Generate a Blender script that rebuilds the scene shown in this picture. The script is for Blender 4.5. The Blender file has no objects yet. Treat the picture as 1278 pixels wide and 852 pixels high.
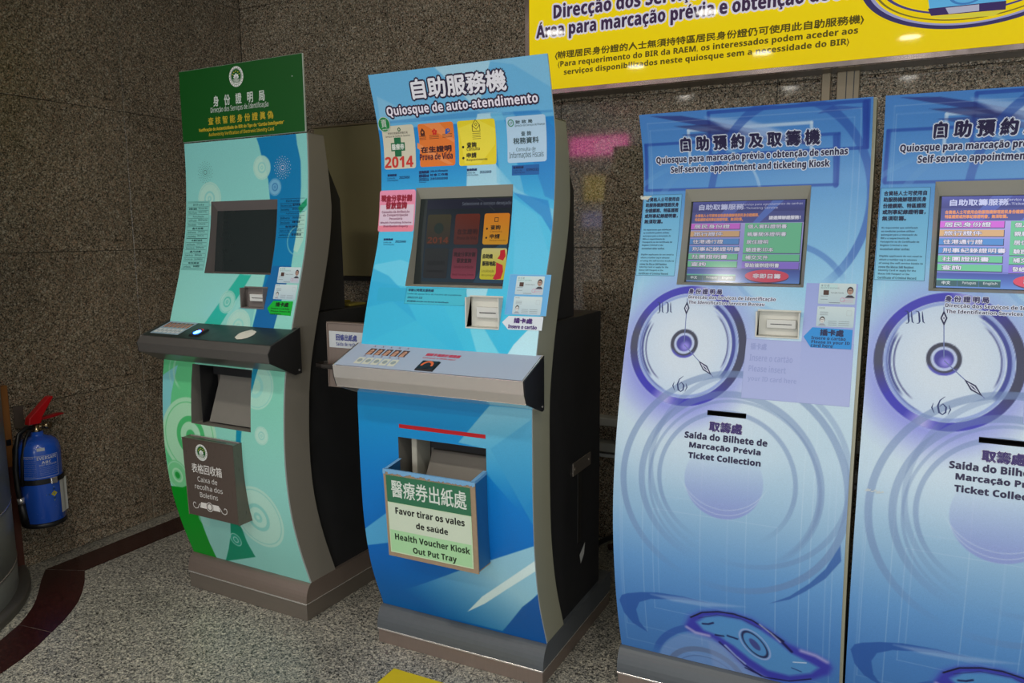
import bpy, math, random, unicodedata
import numpy as np
from mathutils import Vector, Matrix
from mathutils.geometry import tessellate_polygon

random.seed(7); np.random.seed(7)
SC = bpy.context.scene
COL = SC.collection

# ------------------------------------------------------------------ camera
CF, CYAW, CPITCH, CROLL, CH = 963.409, 0.467822662, 0.138378944, -0.00722384, 1.40
_cy, _sy, _cp, _sp = math.cos(CYAW), math.sin(CYAW), math.cos(CPITCH), math.sin(CPITCH)
C_FWD = np.array([-_sy*_cp, _cy*_cp, -_sp]); _r = np.array([_cy, _sy, 0.0]); _u = np.cross(_r, C_FWD)
C_R = math.cos(CROLL)*_r + math.sin(CROLL)*_u; C_U = -math.sin(CROLL)*_r + math.cos(CROLL)*_u
C_O = np.array([0, 0, CH])
cd = bpy.data.cameras.new('camera'); cam = bpy.data.objects.new('camera', cd); COL.objects.link(cam)
cd.sensor_width = 36; cd.lens = CF*36/1278; cd.clip_start = .05; cd.clip_end = 100
M = Matrix([[C_R[0], C_U[0], -C_FWD[0], 0], [C_R[1], C_U[1], -C_FWD[1], 0], [C_R[2], C_U[2], -C_FWD[2], CH], [0, 0, 0, 1]])
cam.matrix_world = M
SC.camera = cam

# ------------------------------------------------------------------ world, light, exposure
SC.view_settings.view_transform = 'Standard'; SC.view_settings.look = 'None'
SC.view_settings.gamma = 1; SC.view_settings.use_curve_mapping = False
SC.view_settings.exposure = 0.34
W = bpy.data.worlds.new('world'); SC.world = W; W.use_nodes = True
W.node_tree.nodes['Background'].inputs[0].default_value = (.90, .97, 1.0, 1)   # even daylight of the open hall
W.node_tree.nodes['Background'].inputs[1].default_value = 0.38
LAMP_W, LAMP_SPREAD = 6, 150
HALL_FILL_W = 22
def area(name, loc, target, sx, sy, power, color):
    l = bpy.data.lights.new(name, 'AREA'); l.shape = 'RECTANGLE'; l.size = sx; l.size_y = sy; l.energy = power; l.color = color
    o = bpy.data.objects.new(name, l); o.location = loc; COL.objects.link(o)
    o.rotation_euler = (Vector(target)-Vector(loc)).to_track_quat('-Z', 'Y').to_euler()
    return o
# added soft fill far behind the camera, kept low so wall tops stay darker
area('hall_fill', (1.0, -7.5, 1.35), (-1.2, 3, 1.0), 6.0, 1.8, HALL_FILL_W*10, (.93, .98, 1.0))

# ------------------------------------------------------------------ small tools
def s2l(c):
    c = np.asarray(c, float)/255.0
    return np.where(c <= .04045, c/12.92, ((c+.055)/1.055)**2.4)
def lin(r, g, b): return tuple(s2l((r, g, b)).tolist())+(1.0,)

def ray(x, y):
    d = CF*C_FWD+(x-639)*C_R-(y-426)*C_U
    return d/np.linalg.norm(d)
def at_x(x, y, X): d = ray(x, y); return C_O+d*X/d[0]
def at_y(x, y, Y): d = ray(x, y); return C_O+d*Y/d[1]
def at_z(x, y, Z): d = ray(x, y); return C_O+d*(Z-CH)/d[2]

def mat(name, base=(.5, .5, .5), rough=.5, metal=0.0, spec=.5, emit=None, estr=0, vary=0.06, scale=30, aniso=None, coat=0, bump=0):
    m = bpy.data.materials.new(name); m.use_nodes = True; nt = m.node_tree; b = nt.nodes['Principled BSDF']
    b.inputs['Roughness'].default_value = rough; b.inputs['Metallic'].default_value = metal
    b.inputs['Specular IOR Level'].default_value = spec; b.inputs['Coat Weight'].default_value = coat
    b.inputs['Coat Roughness'].default_value = .08
    tc = nt.nodes.new('ShaderNodeTexCoord'); n = nt.nodes.new('ShaderNodeTexNoise'); n.inputs['Scale'].default_value = scale
    n.inputs['Detail'].default_value = 4
    mp = nt.nodes.new('ShaderNodeMapping'); nt.links.new(tc.outputs['Object'], mp.inputs[0]); nt.links.new(mp.outputs[0], n.inputs['Vector'])
    if aniso: mp.inputs['Scale'].default_value = aniso
    mx = nt.nodes.new('ShaderNodeMix'); mx.data_type = 'RGBA'
    c = np.array(base[:3])
    mx.inputs[6].default_value = tuple(np.clip(c*(1-vary), 0, 1))+(1,); mx.inputs[7].default_value = tuple(np.clip(c*(1+vary), 0, 1))+(1,)
    nt.links.new(n.outputs['Fac'], mx.inputs[0]); nt.links.new(mx.outputs[2], b.inputs['Base Color'])
    mr = nt.nodes.new('ShaderNodeMapRange'); mr.inputs[3].default_value = max(0, rough-.07); mr.inputs[4].default_value = min(1, rough+.07)
    nt.links.new(n.outputs['Fac'], mr.inputs[0]); nt.links.new(mr.outputs[0], b.inputs['Roughness'])
    if bump:
        bp = nt.nodes.new('ShaderNodeBump'); bp.inputs['Strength'].default_value = bump; bp.inputs['Distance'].default_value = .001
        nt.links.new(n.outputs['Fac'], bp.inputs['Height']); nt.links.new(bp.outputs[0], b.inputs['Normal'])
    if emit:
        b.inputs['Emission Color'].default_value = emit; b.inputs['Emission Strength'].default_value = estr
    return m
def ink_mat(name, rough=.4, emit=0, coat=0, grain=.05, spec=.4):
    m = bpy.data.materials.new(name); m.use_nodes = True; nt = m.node_tree; b = nt.nodes['Principled BSDF']
    a = nt.nodes.new('ShaderNodeAttribute'); a.attribute_name = 'Col'
    b.inputs['Roughness'].default_value = rough; b.inputs['Coat Weight'].default_value = coat; b.inputs['Coat Roughness'].default_value = .1
    b.inputs['Specular IOR Level'].default_value = spec
    tc = nt.nodes.new('ShaderNodeTexCoord'); n = nt.nodes.new('ShaderNodeTexNoise'); n.inputs['Scale'].default_value = 420
    nt.links.new(tc.outputs['Object'], n.inputs['Vector'])
    mr = nt.nodes.new('ShaderNodeMapRange'); mr.inputs[1].default_value = .3; mr.inputs[2].default_value = .7
    mr.inputs[3].default_value = 1-grain; mr.inputs[4].default_value = 1+grain
    nt.links.new(n.outputs['Fac'], mr.inputs[0])
    v = nt.nodes.new('ShaderNodeVectorMath'); v.operation = 'SCALE'
    nt.links.new(a.outputs['Color'], v.inputs[0]); nt.links.new(mr.outputs[0], v.inputs['Scale'])
    if emit:
        b.inputs['Base Color'].default_value = (.01, .01, .012, 1)
        nt.links.new(v.outputs[0], b.inputs['Emission Color']); b.inputs['Emission Strength'].default_value = emit
    else:
        nt.links.new(v.outputs[0], b.inputs['Base Color'])
    return m
def granite(name, stops, scale, rough, tint=None, coarse=.5):
    """speckled polished stone: random coloured grains of two sizes"""
    m = bpy.data.materials.new(name); m.use_nodes = True; nt = m.node_tree; b = nt.nodes['Principled BSDF']
    tc = nt.nodes.new('ShaderNodeTexCoord'); outs = []
    for sc_, off in ((scale, 0), (scale*coarse, 7.3)):
        mp = nt.nodes.new('ShaderNodeMapping'); mp.inputs['Location'].default_value = (off, off, off)
        nt.links.new(tc.outputs['Object'], mp.inputs[0])
        v = nt.nodes.new('ShaderNodeTexVoronoi'); v.inputs['Scale'].default_value = sc_; v.inputs['Randomness'].default_value = 1
        nt.links.new(mp.outputs[0], v.inputs['Vector'])
        sp = nt.nodes.new('ShaderNodeSeparateColor'); nt.links.new(v.outputs['Color'], sp.inputs[0])
        r = nt.nodes.new('ShaderNodeValToRGB'); r.color_ramp.interpolation = 'CONSTANT'
        el = r.color_ramp.elements
        while len(el) > 1: el.remove(el[-1])
        el[0].position = 0; el[0].color = lin(*stops[0][1])
        for p, c in stops[1:]:
            e = el.new(p); e.color = lin(*c)
        nt.links.new(sp.outputs[0], r.inputs[0]); outs.append(r.outputs[0])
    mx = nt.nodes.new('ShaderNodeMix'); mx.data_type = 'RGBA'; mx.inputs[0].default_value = .36
    nt.links.new(outs[0], mx.inputs[6]); nt.links.new(outs[1], mx.inputs[7])
    n = nt.nodes.new('ShaderNodeTexNoise'); n.inputs['Scale'].default_value = 2.3; n.inputs['Detail'].default_value = 5
    nt.links.new(tc.outputs['Object'], n.inputs['Vector'])
    mr = nt.nodes.new('ShaderNodeMapRange'); mr.inputs[1].default_value = .3; mr.inputs[2].default_value = .7; mr.inputs[3].default_value = .84; mr.inputs[4].default_value = 1.14
    nt.links.new(n.outputs['Fac'], mr.inputs[0])
    s = nt.nodes.new('ShaderNodeVectorMath'); s.operation = 'SCALE'; nt.links.new(mx.outputs[2], s.inputs[0]); nt.links.new(mr.outputs[0], s.inputs['Scale'])
    nt.links.new(s.outputs[0], b.inputs['Base Color'])
    b.inputs['Roughness'].default_value = rough; b.inputs['Specular IOR Level'].default_value = .5
    return m

# ------------------------------------------------------------------ materials
PRINT = ink_mat('printed_vinyl', .42)
DISPLAY = ink_mat('lit_display', .12, emit=.55, grain=0)
DIMDISPLAY = ink_mat('dim_display', .12, emit=.6, grain=0)
LETTER = ink_mat('printed_lettering', .5, grain=.02)
GLOSSINK = ink_mat('glossy_sign_print', .035, grain=.01, spec=.5)
_b = GLOSSINK.node_tree.nodes['Principled BSDF']; GLOSSINK.node_tree.links.new(_b.inputs['Base Color'].links[0].from_socket, _b.inputs['Emission Color']); _b.inputs['Emission Strength'].default_value = .42   # the sign is a light box
BEIGE = mat('beige_powder_coat', lin(150, 148, 128), .5, scale=260, vary=.04)
BEIGEDIM = mat('grey_powder_coat', lin(128, 122, 112), .5, scale=260, vary=.04)
BEZEL = mat('grey_bezel_plastic', lin(160, 157, 144), .5, scale=300, vary=.04)
BEZEL2 = mat('dark_bezel_plastic', lin(112, 104, 100), .5, scale=300, vary=.04)
BLACK = mat('black_cabinet_paint', lin(34, 34, 36), .55, vary=.2, scale=14, bump=.1)
BLACK2 = mat('black_plastic', lin(22, 22, 24), .4)
CHAR = mat('charcoal_paint', lin(78, 82, 86), .42, vary=.08, scale=60)
STEEL = mat('brushed_stainless', lin(236, 230, 226), .24, .8, aniso=(3, 60, 260), scale=8, vary=.1)
STEELD = mat('dark_brushed_stainless', lin(140, 130, 120), .38, .7, aniso=(3, 60, 260), scale=8, vary=.12)
STEELB = mat('brown_stainless', lin(150, 134, 124), .4, .7, aniso=(60, 60, 3), scale=8, vary=.1)
SHELFD = mat('dark_shelf_metal', lin(112, 108, 104), .34, .6, aniso=(3, 60, 60), scale=9, vary=.12)
CAPBLK = mat('black_end_cap', lin(30, 29, 29), .5, scale=200)
CARD = mat('kraft_cardboard', lin(150, 128, 104), .8, vary=.12, scale=80)
BLUETAPE = mat('light_blue_tape', lin(110, 160, 200), .6, vary=.1, scale=90)
BLUESIDE = mat('blue_wrapped_card', lin(20, 95, 150), .6, vary=.1, scale=50)
GREYMET = mat('grey_metal_inside', lin(120, 116, 108), .5, .2, scale=40)
DARKIN = mat('dark_interior', lin(40, 38, 36), .6)
GLASSBLK = mat('black_touch_glass', lin(38, 44, 44), .12, spec=.6, vary=.05)
WGRAN = granite('brown_grey_granite', [(0, (16, 14, 13)), (.22, (72, 64, 54)), (.38, (134, 121, 102)), (.64, (164, 150, 126)), (.85, (184, 152, 126)), (.94, (214, 204, 184))], 300, .055)
WGRANL = granite('honed_brown_grey_granite', [(0, (16, 14, 13)), (.22, (72, 64, 54)), (.38, (134, 121, 102)), (.64, (164, 150, 126)), (.85, (184, 152, 126)), (.94, (214, 204, 184))], 300, .3)
FGRAN = granite('light_grey_granite', [(0, (18, 20, 22)), (.2, (80, 82, 82)), (.40, (144, 142, 134)), (.7, (184, 180, 166)), (.9, (220, 212, 192))], 270, .33)
RGRAN = granite('dark_red_granite', [(0, (30, 12, 12)), (.3, (48, 20, 19)), (.6, (58, 26, 24)), (.9, (76, 40, 36))], 320, .25)
JOINT = mat('dark_joint', lin(38, 34, 30), .8)
READER = mat('reader_grey_plastic', lin(204, 202, 192), .45, scale=300, vary=.04)
WHITEP = mat('white_plastic', lin(205, 205, 200), .4)
TAN = mat('tan_painted_board', lin(146, 136, 98), .5, vary=.05, scale=5)
TRIM = mat('tan_metal_trim', lin(140, 124, 98), .4, .2)
CEIL = mat('ceiling_white', lin(160, 158, 150), .8)

# ------------------------------------------------------------------ mesh tools
class MB:
    def __init__(s): s.v = []; s.f = []
    def add(s, vs, fs):
        b = len(s.v); s.v += [tuple(map(float, p)) for p in vs]; s.f += [tuple(b+i for i in f) for f in fs]
    def box(s, x0, y0, z0, x1, y1, z1, bev=0):
        if bev <= 0:
            s.add([(x, y, z) for z in (z0, z1) for y in (y0, y1) for x in (x0, x1)],
                  [(0, 2, 3, 1), (4, 5, 7, 6), (0, 1, 5, 4), (2, 6, 7, 3), (0, 4, 6, 2), (1, 3, 7, 5)])
        else:
            bm_box(s, x0, y0, z0, x1, y1, z1, bev)
    def prism(s, prof, x0, x1):
        """profile of (y,z) extruded along x, capped"""
        n = len(prof); vs = [(x0, y, z) for y, z in prof]+[(x1, y, z) for y, z in prof]
        fs = [(i, (i+1) % n, n+(i+1) % n, n+i) for i in range(n)]
        tr = tessellate_polygon([[Vector((0, y, z)) for y, z in prof]])
        fs += [tuple(t) for t in tr]+[(n+t[2], n+t[1], n+t[0]) for t in tr]
        s.add(vs, fs)
    def prism_z(s, poly, z0, z1):
        n = len(poly); vs = [(x, y, z0) for x, y in poly]+[(x, y, z1) for x, y in poly]
        fs = [(i, (i+1) % n, n+(i+1) % n, n+i) for i in range(n)]
        tr = tessellate_polygon([[Vector((x, y, 0)) for x, y in poly]])
        fs += [(t[2], t[1], t[0]) for t in tr]+[(n+t[0], n+t[1], n+t[2]) for t in tr]
        s.add(vs, fs)
    def lathe(s, prof, cx, cy, n=40, axis='z', a0=0, a1=2*math.pi):
        """profile of (r, h)"""
        full = abs(a1-a0-2*math.pi) < 1e-6; k = n if full else n+1; m = len(prof); vs = []
        for i in range(k):
            a = a0+(a1-a0)*i/n
            for r, h in prof:
                vs.append((cx+r*math.cos(a), cy+r*math.sin(a), h) if axis == 'z' else (cx+r*math.cos(a), h, cy+r*math.sin(a)))
        fs = []
        for i in range(n):
            j = (i+1) % k
            for q in range(m-1): fs.append((i*m+q, j*m+q, j*m+q+1, i*m+q+1))
        s.add(vs, fs)
    def tube(s, pts, r, n=8):
        pts = [Vector(p) for p in pts]; rings = []
        for i, p in enumerate(pts):
            t = (pts[min(i+1, len(pts)-1)]-pts[max(i-1, 0)]).normalized()
            a = t.cross(Vector((0, 0, 1)) if abs(t.z) < .9 else Vector((1, 0, 0))).normalized(); b = t.cross(a)
            rr = r[i] if isinstance(r, (list, tuple)) else r
            rings.append([p+a*rr*math.cos(2*math.pi*k/n)+b*rr*math.sin(2*math.pi*k/n) for k in range(n)])
        vs = [tuple(v) for rg in rings for v in rg]; fs = []
        for i in range(len(pts)-1):
            for k in range(n): fs.append((i*n+k, i*n+(k+1) % n, (i+1)*n+(k+1) % n, (i+1)*n+k))
        fs += [tuple(range(n))[::-1], tuple((len(pts)-1)*n+k for k in range(n))]
        s.add(vs, fs)
    def build(s, name, m, parent=None, smooth=False, bev=0, label=None, kind=None):
        me = bpy.data.meshes.new(name); me.from_pydata(s.v, [], s.f); me.materials.append(m)
        if smooth: me.shade_smooth()
        return link(name, me, parent, label, kind, bev)
def bm_box(s, x0, y0, z0, x1, y1, z1, b):
    # chamfered box: 24 verts
    vs = []; idx = {}
    X = (x0, x1); Y = (y0, y1); Z = (z0, z1)
    for i in (0, 1):
        for j in (0, 1):
            for k in (0, 1):
                sx, sy, sz = (1-2*i)*b, (1-2*j)*b, (1-2*k)*b
                idx[i, j, k, 0] = len(vs); vs.append((X[i], Y[j]+sy, Z[k]+sz))
                idx[i, j, k, 1] = len(vs); vs.append((X[i]+sx, Y[j], Z[k]+sz))
                idx[i, j, k, 2] = len(vs); vs.append((X[i]+sx, Y[j]+sy, Z[k]))
    f = []
    for i in (0, 1):
        q = [idx[i, 0, 0, 0], idx[i, 0, 1, 0], idx[i, 1, 1, 0], idx[i, 1, 0, 0]]; f.append(q if i == 0 else q[::-1])
        q = [idx[0, i, 0, 1], idx[1, i, 0, 1], idx[1, i, 1, 1], idx[0, i, 1, 1]]; f.append(q if i == 0 else q[::-1])
        q = [idx[0, 0, i, 2], idx[0, 1, i, 2], idx[1, 1, i, 2], idx[1, 0, i, 2]]; f.append(q if i == 0 else q[::-1])
    for a in (0, 1):
        for c in (0, 1):
            f.append([idx[0, a, c, 1], idx[1, a, c, 1], idx[1, a, c, 2], idx[0, a, c, 2]][::(1 if (a+c) % 2 == 0 else -1)])
            f.append([idx[a, 0, c, 0], idx[a, 1, c, 0], idx[a, 1, c, 2], idx[a, 0, c, 2]][::(-1 if (a+c) % 2 == 0 else 1)])
            f.append([idx[a, c, 0, 0], idx[a, c, 1, 0], idx[a, c, 1, 1], idx[a, c, 0, 1]][::(1 if (a+c) % 2 == 0 else -1)])
    for i in (0, 1):
        for j in (0, 1):
            for k in (0, 1):
                t = [idx[i, j, k, 0], idx[i, j, k, 1], idx[i, j, k, 2]]; f.append(t if (i+j+k) % 2 == 0 else t[::-1])
    s.add(vs, f)
def link(name, me, parent=None, label=None, kind=None, bev=0):
    o = bpy.data.objects.new(name, me); COL.objects.link(o)
    if parent: o.parent = parent
    if label: o['label'] = label
    if kind: o['kind'] = kind
    if bev:
        md = o.modifiers.new('bevel', 'BEVEL'); md.width = bev; md.segments = 2; md.limit_method = 'ANGLE'; md.angle_limit = .6
    return o
def empty(name, loc=(0, 0, 0), rz=0):
    o = bpy.data.objects.new(name, None); o.location = loc; o.rotation_euler = (0, 0, rz); o.empty_display_size = .1; COL.objects.link(o)
    return o
def tag(o, label, cat, group=None):
    o['label'] = label; o['category'] = cat
    if group: o['group'] = group
    return o
def copy_tree(o, parent=None):
    c = o.copy(); COL.objects.link(c); c.parent = parent
    for ch in list(o.children): copy_tree(ch, c)
    return c

# ------------------------------------------------------------------ surfaces that carry print
def herm(pts, x):
    xs = np.array([p[0] for p in pts], float); ys = np.array([p[1] for p in pts], float); m = np.gradient(ys, xs)
    x = np.clip(np.asarray(x, float), xs[0], xs[-1]); i = np.clip(np.searchsorted(xs, x)-1, 0, len(xs)-2); h = xs[i+1]-xs[i]; t = (x-xs[i])/h
    return (2*t**3-3*t**2+1)*ys[i]+(t**3-2*t**2+t)*h*m[i]+(-2*t**3+3*t**2)*ys[i+1]+(t**3-t**2)*h*m[i+1]
class Curved:
    """kiosk front: local x = u across, z up, y = profile(z)"""
    def __init__(s, root, prof, W_):
        s.root = root; s.prof = prof; s.W = W_
        s.M = root.matrix_basis; s.Mi = np.array(s.M.inverted())
    def y(s, z): return herm(s.prof, z)
    def P(s, u, z, off=0.0):
        u = np.asarray(u, float); z = np.asarray(z, float); y0 = s.y(z)
        return np.stack([u, y0-off+0*u, z+0*u], -1)
    def loc(s, p): return (s.Mi @ np.array([p[0], p[1], p[2], 1]))[:3]
    def uv(s, x, y):
        d = ray(x, y); lo, hi = .5, 6.
        a = s.loc(C_O); b = s.loc(C_O+d)-a
        for _ in range(40):
            m = (lo+hi)/2; L = a+b*m
            if L[1]-float(s.y(L[2])) > 0: hi = m
            else: lo = m
        L = a+b*lo
        return float(L[0]), float(L[2])
class Flat:
    """plane with origin o, unit axes ex, ey and outward normal n, all in the frame of root"""
    def __init__(s, root, o, ex, ey):
        s.root = root; s.o = np.array(o, float); s.ex = np.array(ex, float)/np.linalg.norm(ex)
        ey = np.array(ey, float); ey = ey-s.ex*(ey@s.ex); s.ey = ey/np.linalg.norm(ey); s.n = np.cross(s.ex, s.ey)
        s.Mi = np.array(root.matrix_basis.inverted()) if root else np.eye(4)
    def P(s, u, v, off=0.0):
        u = np.asarray(u, float)[..., None]; v = np.asarray(v, float)[..., None]
        return s.o+u*s.ex+v*s.ey+off*s.n
    def uv(s, x, y):
        d = ray(x, y); a = (s.Mi@np.array([*C_O, 1]))[:3]; b = (s.Mi@np.array([*(C_O+d), 1]))[:3]-a
        t = ((s.o-a)@s.n)/(b@s.n); q = a+b*t-s.o
        return float(q@s.ex), float(q@s.ey)

_tc = {}; _tobj = []
def plain(s): return ''.join(unicodedata.normalize('NFD', c)[0] for c in s)
def sans(s, bold):
    """Latin letters and digits as plain sans-serif characters (accents go before their letter for this layout)"""
    r = ''
    for ch in s:
        d = unicodedata.normalize('NFD', ch); b, mk = d[0], ''
        if 'A' <= b <= 'Z': r += mk+chr((0x1D5D4 if bold else 0x1D5A0)+ord(b)-65)
        elif 'a' <= b <= 'z': r += mk+chr((0x1D5EE if bold else 0x1D5BA)+ord(b)-97)
        elif '0' <= b <= '9': r += chr((0x1D7EC if bold else 0x1D7E2)+ord(b)-48)
        else: r += ch
    return r
def raw_glyphs(s, bold):
    k = (s, bold)
    if k not in _tc:
        if not _tobj:
            d = bpy.data.curves.new('t', 'FONT'); _tobj.append(bpy.data.objects.new('t', d))
        o = _tobj[0]; d = o.data; d.body = sans(s, bold); d.size = 1; d.resolution_u = 2 if len(s) < 24 else 1
        me = o.to_mesh()
        v = np.empty(len(me.vertices)*3, np.float32); me.vertices.foreach_get('co', v); v = v.reshape(-1, 3)[:, :2].copy()
        f = [tuple(p.vertices) for p in me.polygons]
        o.to_mesh_clear(); _tc[k] = (v, f)
    return _tc[k]
MARKS = {chr(0x301): ([(-.06, .05), (.0, .05), (.14, .19), (.02, .19)], [(0, 1, 2, 3)]),
         chr(0x303): ([(-.17, .05), (-.13, .15), (-.06, .17), (.05, .11), (.11, .17), (.17, .16), (.13, .06), (.06, .04), (-.05, .10), (-.11, .05)], [(0, 1, 9), (1, 2, 8, 9), (2, 3, 8), (3, 7, 8), (3, 4, 6, 7), (4, 5, 6)]),
         chr(0x327): ([(-.04, .0), (.04, .0), (.02, -.05), (.09, -.09), (.08, -.16), (-.08, -.17), (-.08, -.13), (.01, -.12), (.01, -.09), (-.04, -.07)], [(0, 1, 2, 9), (9, 2, 3, 8), (8, 3, 4, 7), (7, 4, 5, 6)])}
def glyphs(s, space=1.0, bold=True):
    """mesh of a line of text: base letters from the built-in font, accents placed over (or under) them"""
    p = plain(s); v, f = raw_glyphs(p, bold)
    if p == s or len(v) == 0: return v, f
    V, F = [v], list(f); n = len(v)
    for i, ch in enumerate(s):
        d = unicodedata.normalize('NFD', ch)
        if len(d) < 2 or d[1] not in MARKS: continue
        w = raw_glyphs(p[:i+1], bold)[0]; g = raw_glyphs(d[0], bold)[0]
        cx = w[:, 0].max()-np.ptp(g[:, 0])/2; k = .92
        mv, mf = MARKS[d[1]]; y0 = (g[:, 1].max() if d[0] != 'i' else g[:, 1].max()-.16) if d[1] != chr(0x327) else 0.0
        V.append(np.array([(cx+a*k, y0+b*k) for a, b in mv], np.float32)); F += [tuple(n+q for q in t) for t in mf]; n += len(mv)
    return np.concatenate(V), F
_OFF8 = [(math.cos(a), math.sin(a)) for a in np.linspace(0, 2*math.pi, 9)[:-1]]
class Ink:
    """collects printed shapes on one surface as ONE mesh with a colour per vertex"""
    def __init__(s, surf): s.s = surf; s.v = []; s.f = []; s.c = []; s.n = 0
    def raw(s, P, f, c):
        P = np.asarray(P, float); k = len(P); s.v.append(P); s.f += [tuple(int(i)+s.n for i in q) for q in f]
        c = np.asarray(c, float)
        s.c.append(np.tile(s2l(c), (k, 1)) if c.ndim == 1 else s2l(c)); s.n += k
    def text(s, body, tl, br, col, bold=0.0, out=None, outw=0.0, off=.0009, space=1.0, px=True, lay=None):
        """fit the text's bounding box between two corners (photo pixels or surface coordinates)"""
        if px: u0, z1 = s.s.uv(*tl); u1, z0 = s.s.uv(*br)
        else: (u0, z1), (u1, z0) = tl, br
        if space > 1.02: body = ' '.join(body)
        v, f = glyphs(body, 1, bold >= .0004); v0 = glyphs(plain(body), 1, bold >= .0004)[0]
        if all(ord(c_) < 0x2000 for c_ in body): bold = 0 if bold < .0008 else bold*.45
        if len(v) == 0: return
        a, b = v.min(0).copy(), v.max(0).copy(); a[1], b[1] = v0[:, 1].min(), v0[:, 1].max()
        if out is not None: u0 += outw*.3; u1 -= outw*.3
        g = np.empty_like(v, dtype=float); g[:, 0] = u0+(v[:, 0]-a[0])/(b[0]-a[0])*(u1-u0); g[:, 1] = z0+(v[:, 1]-a[1])/(b[1]-a[1])*(z1-z0)
        if out is not None:
            for i, (dx, dy) in enumerate(_OFF8):
                s.raw(s.s.P(g[:, 0]+dx*outw, g[:, 1]+dy*outw, off+i*.00002), f, out)
            off += .0003
        if bold:
            for i, (dx, dy) in enumerate(_OFF8[::2]):
                s.raw(s.s.P(g[:, 0]+dx*bold, g[:, 1]+dy*bold, off+i*.00002), f, col)
        else: s.raw(s.s.P(g[:, 0], g[:, 1], off), f, col)
    def poly(s, pts, col, off=.0004, px=True):
        p = [s.s.uv(*q) for q in pts] if px else list(pts)
        tr = tessellate_polygon([[Vector((a, b, 0)) for a, b in p]]); p = np.array(p)
        if not isinstance(s.s, Curved) or np.ptp(p[:, 1]) < .02:
            s.raw(s.s.P(p[:, 0], p[:, 1], off), tr, col); return
        for t in tr:                       # slice in thin strips so that it hugs the curve
            T = [p[i] for i in t]; z0, z1 = min(q[1] for q in T), max(q[1] for q in T); n = max(1, int((z1-z0)/.012))
            for k in range(n):
                a, b = z0+(z1-z0)*k/n, z0+(z1-z0)*(k+1)/n; Q = T
                for lim, sg in ((a, 1), (b, -1)):
                    R_ = []
                    for i in range(len(Q)):
                        A, B = Q[i], Q[(i+1) % len(Q)]; da, db = sg*(A[1]-lim), sg*(B[1]-lim)
                        if da >= -1e-9: R_.append(A)
                        if (da > 1e-9 and db < -1e-9) or (da < -1e-9 and db > 1e-9): R_.append(A+(B-A)*da/(da-db))
                    Q = R_
                    if len(Q) < 3: break
                if len(Q) >= 3:
                    Q = np.array(Q); s.raw(s.s.P(Q[:, 0], Q[:, 1], off), [tuple(range(len(Q)))], col)
    def rect(s, tl, br, col, r=0.0, off=.0004, px=True, seg=8, col2=None):
        """rounded rectangle cut in strips so that it follows a curved surface; col2 = bottom colour"""
        if px: u0, z1 = s.s.uv(*tl); u1, z0 = s.s.uv(*br)
        else: (u0, z1), (u1, z0) = tl, br
        zs = sorted(set(np.round(np.concatenate([np.linspace(z0, z1, seg+1), z0+r*(1-np.cos(np.linspace(0, math.pi/2, 5))), z1-r*(1-np.cos(np.linspace(0, math.pi/2, 5)))]), 6)))
        zs = np.array(zs); dd = np.maximum(0, r-np.minimum(zs-z0, z1-zs)); ins = r-np.sqrt(np.maximum(0, r*r-dd*dd)) if r > 0 else 0*zs
        L = s.s.P(u0+ins, zs, off); R = s.s.P(u1-ins, zs, off); n = len(zs)
        c = np.array([col]*n, float)
        if col2 is not None: t = ((zs-z0)/(z1-z0))[:, None]; c = np.array(col2)*(1-t)+np.array(col)*t
        s.raw(np.concatenate([L, R]), [(i, n+i, n+i+1, i+1) for i in range(n-1)], np.concatenate([c, c]))
    def ring(s, c, r1, r0, col, off=.0004, px=True, ry=None, n=28, a0=0, a1=360, rot=0):
        """ring / disc (r0=0) / arc of radius r1..r0 in metres; ry = vertical radius ratio"""
        u, z = s.s.uv(*c) if px else c
        k = ry or 1.0; A = np.radians(np.linspace(a0, a1, n+1)); ca, sa = np.cos(A), np.sin(A); R = math.radians(rot)
        def E(r): x, y = r*ca, r*sa*k; return s.s.P(u+x*math.cos(R)-y*math.sin(R), z+x*math.sin(R)+y*math.cos(R), off)
        if r0 <= 0:
            s.raw(np.concatenate([E(r1), s.s.P(np.array([u]), np.array([z]), off)]), [(i, i+1, n+1) for i in range(n)], col)
        else:
            s.raw(np.concatenate([E(r0), E(r1)]), [(i, n+1+i, n+2+i, i+1) for i in range(n)], col)
    def line(s, pts, w, col, off=.0005, px=True):
        p = np.array([s.s.uv(*q) for q in pts] if px else pts, float)
        t = np.gradient(p, axis=0); t /= np.linalg.norm(t, axis=1)[:, None]+1e-9; nn = np.stack([-t[:, 1], t[:, 0]], 1)
        w = np.array(w if hasattr(w, '__len__') else [w]*len(p))[:, None]/2
        a, b = p+nn*w, p-nn*w; n = len(p)
        s.raw(np.concatenate([s.s.P(a[:, 0], a[:, 1], off), s.s.P(b[:, 0], b[:, 1], off)]), [(i, n+i, n+i+1, i+1) for i in range(n-1)], col)
    def frame(s, tl, br, w, col, off=.0005, px=True):
        if px: u0, z1 = s.s.uv(*tl); u1, z0 = s.s.uv(*br)
        else: (u0, z1), (u1, z0) = tl, br
        for a, b in (((u0, z1), (u1, z1)), ((u0, z0), (u1, z0))): s.line([a, b], w, col, off, px=False)
        for u in (u0, u1): s.line([(u, z) for z in np.linspace(z0, z1, 8)], w, col, off, px=False)
    def build(s, name, m, parent, label=None):
        V = np.concatenate(s.v); C = np.concatenate(s.c)
        me = bpy.data.meshes.new(name); me.from_pydata(V.tolist(), [], s.f); me.materials.append(m)
        at = me.color_attributes.new('Col', 'FLOAT_COLOR', 'POINT')
        at.data.foreach_set('color', np.concatenate([C, np.ones((len(C), 1))], 1).astype(np.float32).ravel())
        return link(name, me, parent, label)

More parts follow.
